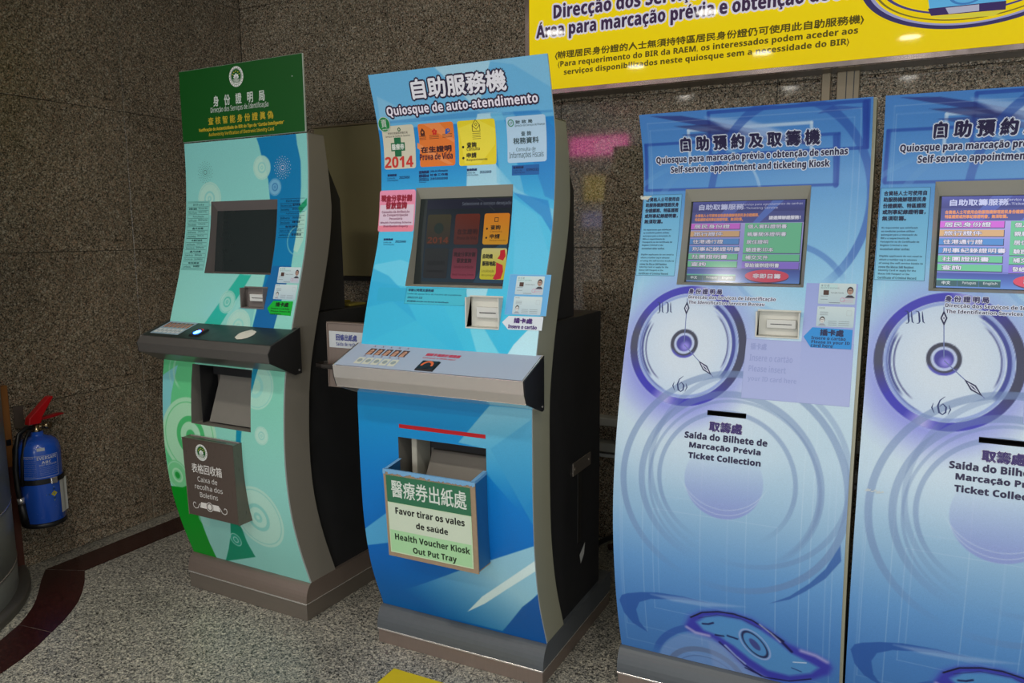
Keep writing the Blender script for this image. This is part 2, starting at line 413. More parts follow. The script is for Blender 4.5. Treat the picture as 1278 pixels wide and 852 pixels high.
class Canvas:
    """a kiosk's printed front panel: fine grid whose vertices carry the artwork's colours"""
    def __init__(s, surf, z0, z1, holes, res=.0025, u0=0.0, u1=None):
        s.s = surf; u1 = surf.W if u1 is None else u1
        us = np.linspace(u0, u1, int((u1-u0)/res)+1); zs = np.linspace(z0, z1, int((z1-z0)/res)+1)
        for a, b, c, d in holes:
            for q in (a, b): us[np.argmin(abs(us-q))] = q
            for q in (c, d): zs[np.argmin(abs(zs-q))] = q
        s.us, s.zs, s.holes, s.res = us, zs, holes, res
        s.U, s.Z = np.meshgrid(us, zs); s.C = np.zeros(s.U.shape+(3,)); s.C[:] = 200
    def blend(s, a, col):
        a = np.asarray(a)[..., None]; s.C = s.C*(1-a)+np.asarray(col, float)*a
    def vgrad(s, stops):
        st = sorted(stops); z = [q[0] for q in st]
        for k in range(3): s.C[..., k] = np.interp(s.Z, z, [q[1][k] for q in st])
    def _dist(s, p):
        d = np.full(s.U.shape, 1e9); ins = np.zeros(s.U.shape, bool); n = len(p)
        for i in range(n):
            (x0, y0), (x1, y1) = p[i], p[(i+1) % n]; dx, dy = x1-x0, y1-y0
            t = np.clip(((s.U-x0)*dx+(s.Z-y0)*dy)/(dx*dx+dy*dy+1e-12), 0, 1)
            d = np.minimum(d, np.hypot(s.U-x0-t*dx, s.Z-y0-t*dy))
            if y0 != y1: ins ^= ((s.Z < y0) != (s.Z < y1)) & (s.U < x0+(s.Z-y0)*dx/dy)
        return np.where(ins, -d, d)
    def poly(s, pts, col, a=1.0, px=True, soft=None, fade=None):
        p = [s.s.uv(*q) for q in pts] if px else pts
        w = soft or s.res
        al = np.clip(.5-s._dist(p)/w, 0, 1)*a
        if fade:   # ((u,z) where full, (u,z) where gone)
            (x0, y0), (x1, y1) = [s.s.uv(*q) for q in fade] if px else fade
            t = ((s.U-x0)*(x1-x0)+(s.Z-y0)*(y1-y0))/((x1-x0)**2+(y1-y0)**2); al = al*np.clip(1-t, 0, 1)
        s.blend(al, col)
    def ell(s, c, a_, b_=None, px=True, rot=0):
        u, z = s.s.uv(*c) if px else c; b_ = b_ or a_; R = math.radians(rot)
        x = (s.U-u)*math.cos(R)+(s.Z-z)*math.sin(R); y = -(s.U-u)*math.sin(R)+(s.Z-z)*math.cos(R)
        return (np.hypot(x/a_, y/b_)-1)*min(a_, b_), np.degrees(np.arctan2(y/b_, x/a_)) % 360
    def disc(s, c, r, col, a=1.0, px=True, r2=None, soft=None, rot=0):
        d, _ = s.ell(c, r, r2, px, rot); s.blend(np.clip(.5-d/(soft or s.res), 0, 1)*a, col)
    def ring(s, c, r, w, col, a=1.0, px=True, r2=None, soft=None, arc=None, rot=0):
        d, an = s.ell(c, r, r2, px, rot); al = np.clip(.5-(abs(d)-w/2)/(soft or s.res), 0, 1)*a
        if arc:
            a0, a1, f = arc; m = (an-a0) % 360; L = (a1-a0) % 360 or 360
            al = al*np.clip(np.minimum(m, L-m)/max(f, 1e-3), 0, 1)*(m <= L)
        s.blend(al, col)
    def line(s, pts, w, col, a=1.0, px=True, soft=None):
        p = [s.s.uv(*q) for q in pts] if px else pts; d = np.full(s.U.shape, 1e9)
        for (x0, y0), (x1, y1) in zip(p, p[1:]):
            dx, dy = x1-x0, y1-y0; t = np.clip(((s.U-x0)*dx+(s.Z-y0)*dy)/(dx*dx+dy*dy+1e-12), 0, 1)
            d = np.minimum(d, np.hypot(s.U-x0-t*dx, s.Z-y0-t*dy))
        s.blend(np.clip(.5-(d-w/2)/(soft or s.res), 0, 1)*a, col)
    def build(s, name, m, parent, thick=.006):
        nz, nu = s.U.shape; V = s.s.P(s.U.ravel(), s.Z.ravel())
        keep = np.ones((nz-1, nu-1), bool); uc = (s.us[:-1]+s.us[1:])/2; zc = (s.zs[:-1]+s.zs[1:])/2
        for a, b, c, d in s.holes:
            keep &= ~((uc[None, :] > a) & (uc[None, :] < b) & (zc[:, None] > c) & (zc[:, None] < d))
        i, j = np.nonzero(keep); b = i*nu+j
        F = np.stack([b, b+1, b+1+nu, b+nu], 1)
        # rim (the white cut edge of the board), a little deep
        rim = []; base = len(V); extra = []; fr = []
        loops = [[(s.us[0], z) for z in s.zs[::6]]+[(s.us[0], s.zs[-1]), (s.us[-1], s.zs[-1])]+[(s.us[-1], z) for z in s.zs[::-6]]+[(s.us[-1], s.zs[0]), (s.us[0], s.zs[0])]]
        for lp in loops:
            lp = np.array(lp); A = s.s.P(lp[:, 0], lp[:, 1]); B = s.s.P(lp[:, 0], lp[:, 1], -thick); k = len(lp); st = base+len(extra)
            extra += A.tolist()+B.tolist()
            fr += [(st+q, st+q+1, st+k+q+1, st+k+q) for q in range(k-1)]
        V = np.concatenate([V, np.array(extra)]); F = np.concatenate([F, np.array(fr)])
        me = bpy.data.meshes.new(name)
        me.vertices.add(len(V)); me.vertices.foreach_set('co', V.astype(np.float32).ravel())
        me.loops.add(F.size); me.loops.foreach_set('vertex_index', F.astype(np.int32).ravel())
        me.polygons.add(len(F)); me.polygons.foreach_set('loop_start', np.arange(0, F.size, 4, dtype=np.int32))
        me.update(calc_edges=True); me.validate()
        me.materials.append(m)
        at = me.color_attributes.new('Col', 'FLOAT_COLOR', 'POINT')
        C = np.concatenate([s2l(np.clip(s.C, 0, 255)).reshape(-1, 3), np.tile(s2l((190, 195, 195)), (len(extra), 1))])
        at.data.foreach_set('color', np.concatenate([C, np.ones((len(C), 1))], 1).astype(np.float32).ravel())
        sm = np.ones(len(F), bool); sm[-len(fr):] = False; me.polygons.foreach_set('use_smooth', sm)
        return link(name, me, parent)
# ================================================================== the setting
WX, WY = -3.28, 3.25             # left wall and back wall
def struct(name): 
    o = None
    return o
# floor: backing and granite slabs with fine joints
b = MB(); b.box(WX-.3, -9, -.06, 4.2, WY+.05, -.004); floor = b.build('floor', JOINT); floor['kind'] = 'structure'
slab_mesh = {}
def slab(name, x0, y0, z0, x1, y1, z1, m, parent, bev=.0012):
    key = (round(x1-x0, 4), round(y1-y0, 4), round(z1-z0, 4), m.name)
    if key not in slab_mesh:
        q = MB(); q.box(0, 0, 0, x1-x0, y1-y0, z1-z0, bev); me = bpy.data.meshes.new(name); me.from_pydata(q.v, [], q.f); me.materials.append(m); slab_mesh[key] = me
    o = link(name, slab_mesh[key], parent); o.location = (x0, y0, z0); return o
xs = [-3.025, -2.13, -1.23, -.33, .57, 1.47, 2.37]; ys = [-3.35, -2.45, -1.55, -.65, .25, 1.15, 2.05, 2.95]
g = .0012
for i in range(len(xs)-1):
    for j in range(len(ys)-1): slab('floor_slab', xs[i]+g, ys[j]+g, -.004, xs[i+1]-g, ys[j+1]-g, 0, FGRAN, floor)
    slab('floor_slab', xs[i]+g, 2.95+g, -.004, xs[i+1]-g, WY-.002, 0, FGRAN, floor)
for j in range(len(ys)-1): slab('floor_slab', WX-.02, ys[j]+g, -.004, -3.025-g, ys[j+1]-g, 0, FGRAN, floor)
slab('floor_slab', WX-.02, 2.95+g, -.004, -3.025-g, WY-.002, 0, FGRAN, floor)
# dark red granite border along the left wall, then swinging around the column
def inlay(pts_out, pts_in, name='red_border_stone'):
    q = MB(); n = len(pts_out)
    vs = [(x, y, .0006) for x, y in pts_out]+[(x, y, .0006) for x, y in pts_in]+[(x, y, -.002) for x, y in pts_out]+[(x, y, -.002) for x, y in pts_in]
    fs = [(i, n+i, n+i+1, i+1) for i in range(n-1)]+[(2*n+i, i, i+1, 2*n+i+1) for i in range(n-1)]+[(n+i, 3*n+i, 3*n+i+1, n+i+1) for i in range(n-1)]
    fs += [(0, 2*n, 3*n, n), (n-1, 2*n-1, 4*n-1, 3*n-1)]
    q.add(vs, fs); q.build(name, RGRAN, floor)
inlay([(-3.026, 1.957), (-3.026, 2.60)], [(-3.188, 1.89), (-3.188, 2.60)])
inlay([(-3.026, 2.602), (-3.026, WY-.005)], [(-3.188, 2.602), (-3.188, WY-.005)])
cen = (-3.51, 1.10)
tr_out = [(-3.024, 1.955), (-2.93, 1.89), (-2.845, 1.821), (-2.78, 1.76), (-2.731, 1.699), (-2.685, 1.635), (-2.647, 1.57)]
tr_out2 = [(-2.6466, 1.5685), (-2.60, 1.49), (-2.564, 1.413), (-2.535, 1.32), (-2.505, 1.22), (-2.49, 1.10), (-2.50, .98), (-2.53, .84)]
tr_in = [(-3.186, 1.888), (-3.10, 1.815), (-3.021, 1.757), (-2.955, 1.705), (-2.898, 1.655), (-2.85, 1.602), (-2.81, 1.552)]
tr_in2 = [(-2.8095, 1.5505), (-2.775, 1.49), (-2.754, 1.452), (-2.73, 1.36), (-2.71, 1.25), (-2.70, 1.10), (-2.71, .98), (-2.74, .86)]
inlay(tr_out, tr_in); inlay(tr_out2, tr_in2)
# yellow square marking on the floor
b = MB(); b.box(-1.408, 1.55, .0002, -1.06, 1.917, .0016, .0004)
tag(b.build('floor_marker', mat('yellow_vinyl', lin(214, 190, 20), .5, vary=.06, scale=40)), 'yellow square vinyl marker stuck on the granite floor before the blue kiosk', 'floor marker')

# walls: backing plus polished granite slabs
def wall(name, axis):
    q = MB()
    if axis == 'x': q.box(WX-.12, 1.0, 0, WX-.004, WY+.12, 2.9)
    else: q.box(WX-.12, WY+.004, 0, 2.37, WY+.12, 2.9)
    o = q.build(name, JOINT); o['kind'] = 'structure'; return o
wl, wb = wall('wall_left', 'x'), wall('wall_back', 'y')
zj = [0.0, .062, .70, 1.337, 1.975, 2.61, 2.9]
for k in range(len(zj)-1):
    yj = [1.0, 1.58, 2.50, WY]
    for j in range(len(yj)-1):
        o = slab('granite_slab', WX-.02, yj[j]+g, zj[k]+g, WX, yj[j+1]-g, zj[k+1]-g, WGRANL, wl)
    xj = [WX, -2.31, -1.39, -.475, .44, 1.36, 2.37]
    for j in range(len(xj)-1): slab('granite_slab', xj[j]+g, WY, zj[k]+g, xj[j+1]-g, WY+.02, zj[k+1]-g, WGRAN, wb)
b = MB(); b.box(WX-.12, -4.6, 2.9, 2.4, WY+.12, 3.0); ceil = b.build('ceiling', CEIL); ceil['kind'] = 'structure'

# recessed downlights
lamp_on = mat('lamp_lens', (.9, .9, .85), .4, emit=(1, .95, .85, 1), estr=18)
def downlight(x, y, lab, first=[None]):
    if first[0] is None:
        r = empty('downlight', (x, y, 2.9)); q = MB(); q.lathe([(.075, -.001), (.095, -.006), (.10, -.001), (.10, .0)], 0, 0, 32); q.build('trim_ring', WHITEP, r, True)
        q = MB(); q.lathe([(0.0, -.0005), (.076, -.0005)], 0, 0, 32); q.build('lens', lamp_on, r); first[0] = r
    else:
        r = copy_tree(first[0]); r.location = (x, y, 2.9)
    tag(r, 'round recessed ceiling downlight %s' % lab, 'lamp', 'recessed ceiling downlights')
    l = bpy.data.lights.new('downlight_light', 'AREA'); l.shape = 'DISK'; l.size = .15; l.energy = LAMP_W; l.color = (1.0, .95, .86); l.spread = math.radians(LAMP_SPREAD)
    o = bpy.data.objects.new('downlight_light', l); o.location = (x, y, 2.885); COL.objects.link(o)
for (yy_, row) in ((.63, 'in the row nearest the back wall'), (-.82, 'in the middle row, mirrored in the yellow sign'), (-2.3, 'in the row farthest from the back wall')):
    for xx_, pl in ((-2.27 if yy_ < 0 else -2.44, 'leftmost'), (-1.16 if yy_ < 0 else -1.3, 'second from left'), (-.05 if yy_ < 0 else .1, 'third from left'), (1.06 if yy_ < 0 else 1.4, 'rightmost')): downlight(xx_, yy_, pl+' '+row)

# steel clad round column at the left edge
q = MB(); cx, cy = -3.51, 1.10
q.lathe([(.75, .03), (.75, .121), (.746, .124), (.746, .128), (.75, .131), (.75, .361), (.746, .364), (.746, .368), (.75, .371), (.75, 1.2), (.747, 1.203), (.75, 1.206), (.75, 2.9)], cx, cy, 96)
col = q.build('column', mat('column_steel', lin(138, 138, 134), .42, .3, aniso=(40, 40, 2), scale=6, vary=.15), None, True)
tag(col, 'round dark steel clad column at the left wall', 'column')
q = MB(); q.lathe([(.79, 0), (.79, .022), (.784, .028), (.75, .03)], cx, cy, 96); q.build('base_ring', mat('column_base', lin(100, 96, 90), .45, .5), col, True)
q = MB()
for z in (.126, .366): q.lathe([(.7505, z+.004), (.752, z+.006), (.752, z+.010), (.7505, z+.012)], cx, cy, 96)
q.build('seam_band', STEEL, col, True)

# wooden batten standing against the left wall
wd = MB(); wd.box(WX+.002, 1.765, .0, WX+.026, 1.846, .80, .003)
wood = mat('pine_batten', lin(150, 96, 44), .6, aniso=(40, 40, 3), scale=6, vary=.25)
bt = wd.build('wooden_batten', wood); tag(bt, 'brown wooden board standing against the left wall by the column', 'board')
q = MB(); q.box(WX+.0262, 1.818, .55, WX+.028, 1.838, .575); q.build('notch', BLACK2, bt)
q = MB(); q.box(WX+.0262, 1.767, .002, WX+.0275, 1.844, .46); q.build('painted_foot', mat('red_brown_paint', lin(84, 44, 32), .6, vary=.2), bt, label='dark red brown lower part')

# ------------------------------------------------------------------ fire extinguisher on the left wall
EX, EY = WX+.095, 1.935
ex = empty('fire_extinguisher', (EX, EY, .19))
BLUEP = mat('blue_enamel', lin(34, 88, 196), .25, coat=.6, vary=.04)
REDP = mat('red_plastic', lin(190, 22, 28), .35)
R = .074
q = MB(); q.lathe([(0, .018), (R*.93, .018), (R, .024), (R, .335), (R*.985, .352), (R*.93, .37), (R*.82, .386), (R*.62, .398), (R*.36, .405), (.022, .409), (.021, .425), (0, .425)], 0, 0, 48); q.build('body', BLUEP, ex, True)
q = MB(); q.lathe([(0, 0), (R*.98, 0), (R*1.03, .004), (R*1.03, .016), (R*.99, .022), (R*.9, .022)], 0, 0, 48); q.build('foot_ring', BLACK2, ex, True, label='black rubber foot ring')
q = MB(); q.lathe([(R*1.0, .20), (R*1.045, .202), (R*1.045, .222), (R*1.0, .224)], 0, 0, 48); q.box(-R*1.35, -.01, .201, -R*.95, .01, .223, .002); st = q.build('strap', BLACK2, ex, label='black retaining strap')
q = MB(); q.box(.072, -.012, .198, .084, .012, .226, .002); q.build('buckle', STEEL, st)
brass = mat('chrome_valve', lin(170, 150, 120), .25, 1)
q = MB(); q.lathe([(0, .42), (.017, .42), (.017, .436), (.012, .44), (.012, .46), (0, .46)], 0, 0, 20); q.tube([(0, .0, .444), (0, .04, .444)], .009, 10); q.build('valve', brass, ex, True)
q = MB(); q.tube([(0, .038, .444), (.012, .042, .444)], [.016, .016], 16); q.build('pressure_gauge', brass, ex, True)
def wedge(pts, w):
    q = MB(); n = len(pts)
    vs = [(-w/2, y, z) for y, z in pts]+[(w/2, y, z) for y, z in pts]
    fs = [(i, (i+1) % n, n+(i+1) % n, n+i) for i in range(n)]+[tuple(range(n))[::-1], tuple(range(n, 2*n))]
    q.add(vs, fs); return q
q = wedge([(-.035, .462), (-.030, .492), (.05, .572), (.066, .574), (.066, .566), (.02, .49), (.012, .460)], .028); q.build('carry_handle', REDP, ex, bev=.003)
q = wedge([(.0, .472), (.0, .482), (.085, .489), (.105, .486), (.105, .480), (.06, .474)], .022); q.build('squeeze_lever', mat('dark_red_plastic', lin(150, 20, 26), .4), ex, bev=.002)
q = MB()
q.tube([(0, -.01, .444), (.004, -.04, .452), (.006, -.068, .43), (.006, -.088, .37), (.006, -.094, .28), (.006, -.092, .19), (.006, -.084, .10)], .0095, 10)
q.tube([(0, -.01, .44), (.014, -.036, .436), (.018, -.058, .40), (.018, -.074, .32), (.018, -.082, .20)], .006, 8)
hs = q.build('hose', BLACK2, ex, True)
q = MB(); q.tube([(.006, -.084, .12), (.006, -.08, .07), (.004, -.07, .025)], [.012, .014, .019], 14); q.build('nozzle', BLACK2, hs, True)
q = MB(); q.tube([(.006, -.0865, .148), (.006, -.084, .122)], .0125, 14); q.build('ferrule', STEEL, hs, True)
# printed label wraps the front of the cylinder
class Cyl:
    def P(s, u, z, off=0.0):
        u = np.asarray(u, float); z = np.asarray(z, float)+0*u; a = u/R+LA
        return np.stack([(R+off)*np.cos(a), (R+off)*np.sin(a), z], -1)
LA = -.62
ik = Ink(Cyl()); wht = (200, 205, 215)
def cring(u0, u1, z0, z1, w):
    for zz in (z0, z1): ik.line([(u, zz) for u in np.linspace(u0, u1, 16)], w, wht, px=False)
    for uu in (u0, u1): ik.line([(uu, z0), (uu, z1)], w, wht, px=False)
cring(-.058, .072, .232, .330, .0014)
ik.text('EVERSAFE', (-.002, .327), (.066, .312), wht, .0006, px=False, space=1.0)
ik.text('ABC', (.012, .306), (.045, .294), wht, .0004, px=False)
ik.text('DRY POWDER', (.004, .291), (.066, .284), wht, .0003, px=False)
for k in range(5): ik.text('FIRE EXTINGUISHER INSTRUCTIONS', (.004, .278-k*.008), (.068, .2745-k*.008), (150, 165, 205), 0, px=False)
ik.text('EXTINTOR', (-.054, .326), (-.012, .319), wht, .0002, px=False)
for k in range(9): ik.text('Pull the pin and press the lever', (-.054, .312-k*.0088), (-.006, .308-k*.0088), (150, 165, 205), 0, px=False)
ik.rect((.0, .366), (.026, .352), (190, 195, 205), px=False, off=.0008)
ik.build('label_print', LETTER, ex)
ik = Ink(Cyl())
zc, uc = .150, .046
for col_, s_ in (((130, 150, 40), .034), ((30, 60, 30), .025), ((180, 170, 50), .014)):
    ik.poly([(uc-s_*.85, zc), (uc, zc-s_), (uc+s_*.85, zc), (uc, zc+s_)], col_, .0006+.0002*(.03-s_)*50, px=False)
ik.build('diamond_sticker', LETTER, ex, 'green and yellow diamond sticker')
q = MB(); q.add([(R*math.cos(a)+.001, R*math.sin(a)+.001, z) for z in (.05, .205) for a in (.35, .6, .8)]+[(R*math.cos(.8)-.002, R*math.sin(.8)+.012, z) for z in (.05, .205)], [(0, 1, 4, 3), (1, 2, 5, 4), (2, 6, 7, 5)])
q.build('inspection_tag', WHITEP, ex)
tag(ex, 'blue fire extinguisher with red lever strapped to the left wall', 'fire extinguisher')
ex.location = (EX, EY-.03, .205); ex.scale = (1.1, 1.1, .93)
# its wall bracket
q = MB(); q.box(WX+.0005, 1.872, .612, WX+.004, 1.912, .70, .001); q.box(WX+.0005, 1.872, .612, WX+.045, 1.912, .616, .001)
tag(q.build('wall_bracket', STEELD), 'grey metal angle bracket screwed to the left wall above the extinguisher', 'bracket')

# ------------------------------------------------------------------ things on the back wall
q = MB(); q.box(-2.76, 3.205, 1.19, -1.55, WY-.001, 1.945, .003); tb = q.build('notice_board', TAN)
q = MB(); q.box(-2.76, 3.204, 1.165, -1.55, WY-.001, 1.189, .001); q.build('bottom_rail', BLACK2, tb)
q = MB(); q.box(-2.765, 3.20, 1.946, -1.545, WY-.001, 1.954, .001); q.build('top_rail', TRIM, tb)
tag(tb, 'blank olive tan board on the back wall between green and blue kiosks', 'board')
for z0, z1, y0, lab in ((.548, .585, 3.185, 'upper pale metal cable trunking on the wall behind the kiosks'), (.43, .47, 3.18, 'lower pale metal cable trunking on the wall behind the kiosks')):
    q = MB(); q.box(-2.6, y0, z0, 2.0, WY-.001, z1, .003); o = q.build('cable_trunking', mat('trunking_grey', lin(168, 166, 156), .45)); tag(o, lab, 'trunking')
    if z0 < .5: 
        q = MB(); q.box(-2.6, 3.20, .400, 2.0, WY-.001, .416, .002); q.build('conduit', WHITEP, o)
for X0, X1, lab in ((-.312, -.281, 'narrow pale metal wall trim under the yellow sign'), (-.259, -.181, 'wide tan metal wall trim under the yellow sign')):
    q = MB(); q.box(X0, 3.225, 1.0, X1, WY-.001, 2.89, .002); o = q.build('wall_trim', TRIM)
    if X0 > -.3:
        for xx in (-.226, -.200): 
            q = MB(); q.box(xx-.0015, 3.2235, 1.0, xx+.0015, 3.2248, 2.89); q.build('groove', BLACK2, o)
    tag(o, lab, 'trim')
# cables behind the blue kiosk
def cable(pts, r, m, lab):
    P = [Vector(p) for p in pts]; out = []
    for i in range(len(P)-1):
        p0, p1, p2, p3 = P[max(i-1, 0)], P[i], P[i+1], P[min(i+2, len(P)-1)]
        for k in range(6):
            t = k/6; out.append(.5*((2*p1)+(p2-p0)*t+(2*p0-5*p1+4*p2-p3)*t*t+(3*p1-p0-3*p2+p3)*t**3))
    out.append(P[-1]); q = MB(); q.tube(out, r, 8); tag(q.build('power_cable', m, None, True), lab, 'cable')
cable([(-.70, 2.88, .26), (-.80, 2.87, .22), (-.90, 2.86, .19), (-1.0, 2.87, .17), (-1.1, 2.88, .10), (-1.2, 2.88, .012)], .011, BLACK2, 'thick black cable looping behind the blue kiosk')
cable([(-.74, 3.10, .015), (-.84, 3.12, .075), (-.97, 3.12, .06), (-1.1, 3.12, .015)], .014, mat('dark_red_cable', lin(60, 26, 22), .5), 'dark red cable lying between the blue kiosk and the wall')
cable([(-.60, 3.16, .36), (-.80, 3.16, .33), (-.92, 3.17, .24), (-.94, 3.17, .01)], .008, BLACK2, 'thin black cable dropping to the floor behind the blue kiosk')
q = MB(); q.box(-.72, 2.93, .0012, -.42, 3.0, .05, .006); ps = q.build('power_strip', mat('brown_black_plastic', lin(52, 34, 30), .5)); tag(ps, 'dark power strip on the floor behind the blue kiosk', 'power strip')

# ------------------------------------------------------------------ long yellow overhead sign
SY = 3.10
a = at_y(651, 0, SY); bl = at_y(687.6, 110.2, SY); SX0 = -1.495; SZ0 = 1.985; SX1, SZ1 = 1.5, 2.62
sign = empty('overhead_sign', (SX0, SY, SZ0)); sw, sh = SX1-SX0, SZ1-SZ0
q = MB(); q.box(.004, .02, .004, sw-.004, .149, sh-.004, .002); q.build('light_box', STEELD, sign)
FR = mat('polished_sign_frame', lin(190, 172, 168), .16, 1.0, vary=.05)
for nm, bx in (('frame_rail', (0, 0, 0, sw, .022, .020)), ('frame_rail', (0, 0, sh-.02, sw, .022, sh)), ('frame_rail', (0, 0, .0202, .020, .022, sh-.0202)), ('frame_rail', (sw-.02, 0, .0202, sw, .022, sh-.0202))):
    q = MB(); q.box(*bx, .0015); q.build(nm, FR, sign)
fs = Flat(sign, (0, .006, 0), (1, 0, 0), (0, 0, 1))
ik = Ink(fs)
ik.rect((.02, sh-.02), (sw-.02, .02), (238, 212, 20), px=False, off=0, seg=2, col2=(226, 196, 8))
for c_, r_ in (((.62, .62), .30), ((1.3, .66), .34)):
    ik.ring(c_, r_, r_-.022, (196, 178, 48), .0004, px=False, a0=200, a1=345, n=40)
dk = (62, 44, 72)
# second line: fit prefix, then draw the full line at the same scale
def prefix_text(full, pre, tl, br, col, bold, out, outw, off):
    u0, z1 = fs.uv(*tl); u1, z0 = fs.uv(*br); vp = glyphs(pre)[0]; vf = glyphs(full)[0]
    k = (u1-u0)/np.ptp(vp[:, 0]); kz = (z1-z0)/np.ptp(vp[:, 1])
    u1f = u0+np.ptp(vf[:, 0])*k; z1f = z0+(vf[:, 1].max()-vp[:, 1].min())*kz; z0f = z0+(vf[:, 1].min()-vp[:, 1].min())*kz
    ik.text(full, (u0, z1f), (u1f, z0f), col, bold, out, outw, off, px=False)
def line_at(s, u0, base, cap, wid, col, bold, out, outw, off):
    """baseline text: cap height and total width given"""
    v = glyphs(s)[0]; kz = cap/.69
    ik.text(s, (u0, base+v[:, 1].max()*kz), (u0+wid, base+v[:, 1].min()*kz), col, bold, out, outw, off, px=False)
uA, zA = fs.uv(669, 48.5); uE, _ = fs.uv(907.5, 15)
vP = glyphs('Área para marcação prévia e')[0]; vF = glyphs('Área para marcação prévia e obtenção de senhas')[0]
w2 = (uE-uA)*np.ptp(vF[:, 0])/np.ptp(vP[:, 0])
line_at('Área para marcação prévia e obtenção de senhas', uA, zA, .042, w2, dk, .0030, (206, 202, 214), .0085, .0008)
uB, zB = fs.uv(690.5, 20.5); w1 = .82*w2*len('Direcção dos Serviços de Identificação')/46
line_at('Direcção dos Serviços de Identificação', uB, zB, .042, w2*38.5/46, dk, .0030, (206, 202, 214), .0085, .0008)
ol = (84, 74, 22)
for s_, tl, br, bo in (('(辦理居民身份證的人士無須持特區居民身份證仍可使用此自助服務機)', (693, 64.6), (1077.8, 30.3), .0012),
                   ('(Para requerimento do BIR da RAEM, os interessados podem aceder aos', (696.3, 76.4), (1070.6, 44.1), .0012),
                   ('serviços disponibilizados neste quiosque sem a necessidade do BIR)', (703.8, 86.4), (1059.6, 57.7), .0012)):
    ik.text(s_, tl, br, ol, bo, off=.0008)
# emblem of curved bands around a screen picture at the right
uc_, zc_ = fs.uv(1214, -35)
ik.ring((uc_, zc_), .34, .318, (56, 50, 96), .0008, px=False, ry=.52, n=60, a0=180, a1=360)
ik.ring((uc_, zc_), .318, .306, (150, 150, 190), .0008, px=False, ry=.52, n=60, a0=180, a1=360)
ik.ring((uc_, zc_), .300, .292, (120, 110, 40), .0008, px=False, ry=.50, n=60, a0=180, a1=360)
ik.ring((uc_, zc_), .280, .268, (72, 64, 120), .0008, px=False, ry=.46, n=60, a0=190, a1=350)
ik.poly([(1156, -20), (1259, -30), (1255, 2), (1160, 11)], (92, 168, 214), .0010)
ik.ring((1206, -6), .05, .04, (64, 120, 180), .0013, ry=.6)
ik.poly([(1158, 11), (1256, 1), (1255, 12), (1162, 20)], (58, 44, 92), .0012)
ik.poly([(1180, 10), (1222, 5.5), (1222, 13.5), (1184, 17.5)], (170, 170, 190), .0014)
ik.poly([(1160, 21), (1254, 12.5), (1240, 20), (1175, 24)], (206, 196, 60), .0012)
ik.build('sign_print', GLOSSINK, sign)
tag(sign, 'long yellow framed notice sign high on the back wall above the kiosks', 'sign')

# things across the hall (they show as reflections in the polished wall)
def across(x0, y0, x1, y1, Y=-3.0):
    a = at_y(x0, y0, 2*WY-Y); b_ = at_y(x1, y1, 2*WY-Y); return (a[0], b_[2]), (b_[0], a[2])
(a0, b0), (a1_, b1_) = across(711, 172, 782, 191)
q = MB(); q.box(a0, -3.08, b0, a1_, -3.0, b1_, .01); bn = q.build('hanging_banner', mat('pink_lit_banner', lin(230, 60, 150), .5, emit=(.9, .12, .42, 1), estr=6))
tag(bn, 'pink backlit banner across the hall, seen mirrored in the polished granite', 'banner')
for k in range(3):
    q = MB(); q.box(a1_-.42, -2.998, b0+.045+.05*k, a1_-.06, -2.995, b0+.058+.05*k); q.build('lettering', mat('white_lit', (.9, .9, .9), .5, emit=(1, .9, .95, 1), estr=3), bn)
for dx_ in (-.2, .2):
    q = MB(); q.tube([((a0+a1_)/2+dx_, -3.04, b1_), ((a0+a1_)/2+dx_, -3.04, 2.9)], .006); q.build('hanger', STEEL, bn)
(c0, d0), (c1, d1) = across(724, 217, 754, 252)
st_ = empty('poster_stand', ((c0+c1)/2, -3.1, 0))
w2_, h0_, h1_ = (c1-c0)/2, d0, d1
q = MB(); q.box(-w2_-.02, -.01, h0_-.02, w2_+.02, .01, h1_+.02, .003); q.build('frame', WHITEP, st_)
lm = mat('yellow_lit_poster', lin(220, 190, 70), .5, emit=(.8, .62, .12, 1), estr=1.6)
q = MB(); q.box(-w2_+.02, .0105, h0_+.02, w2_-.02, .014, h1_-.02); q.build('poster', lm, st_)
q = MB(); q.box(-w2_, .0, h0_-.32, w2_, .02, h0_-.12, .003); q.build('leaflet_tray', mat('lavender_lit', lin(170, 170, 230), .5, emit=(.42, .44, .8, 1), estr=1.6), st_)
q = MB(); q.tube([(0, -.03, .02), (0, -.03, h1_)], .018, 12); q.build('post', STEEL, st_)
q = MB(); q.lathe([(0, 0), (.2, 0), (.2, .012), (.03, .022), (0, .022)], 0, -.03, 32); q.build('base', STEELD, st_)
tag(st_, 'white framed yellow poster stand across the hall, mirrored in the granite', 'poster stand')
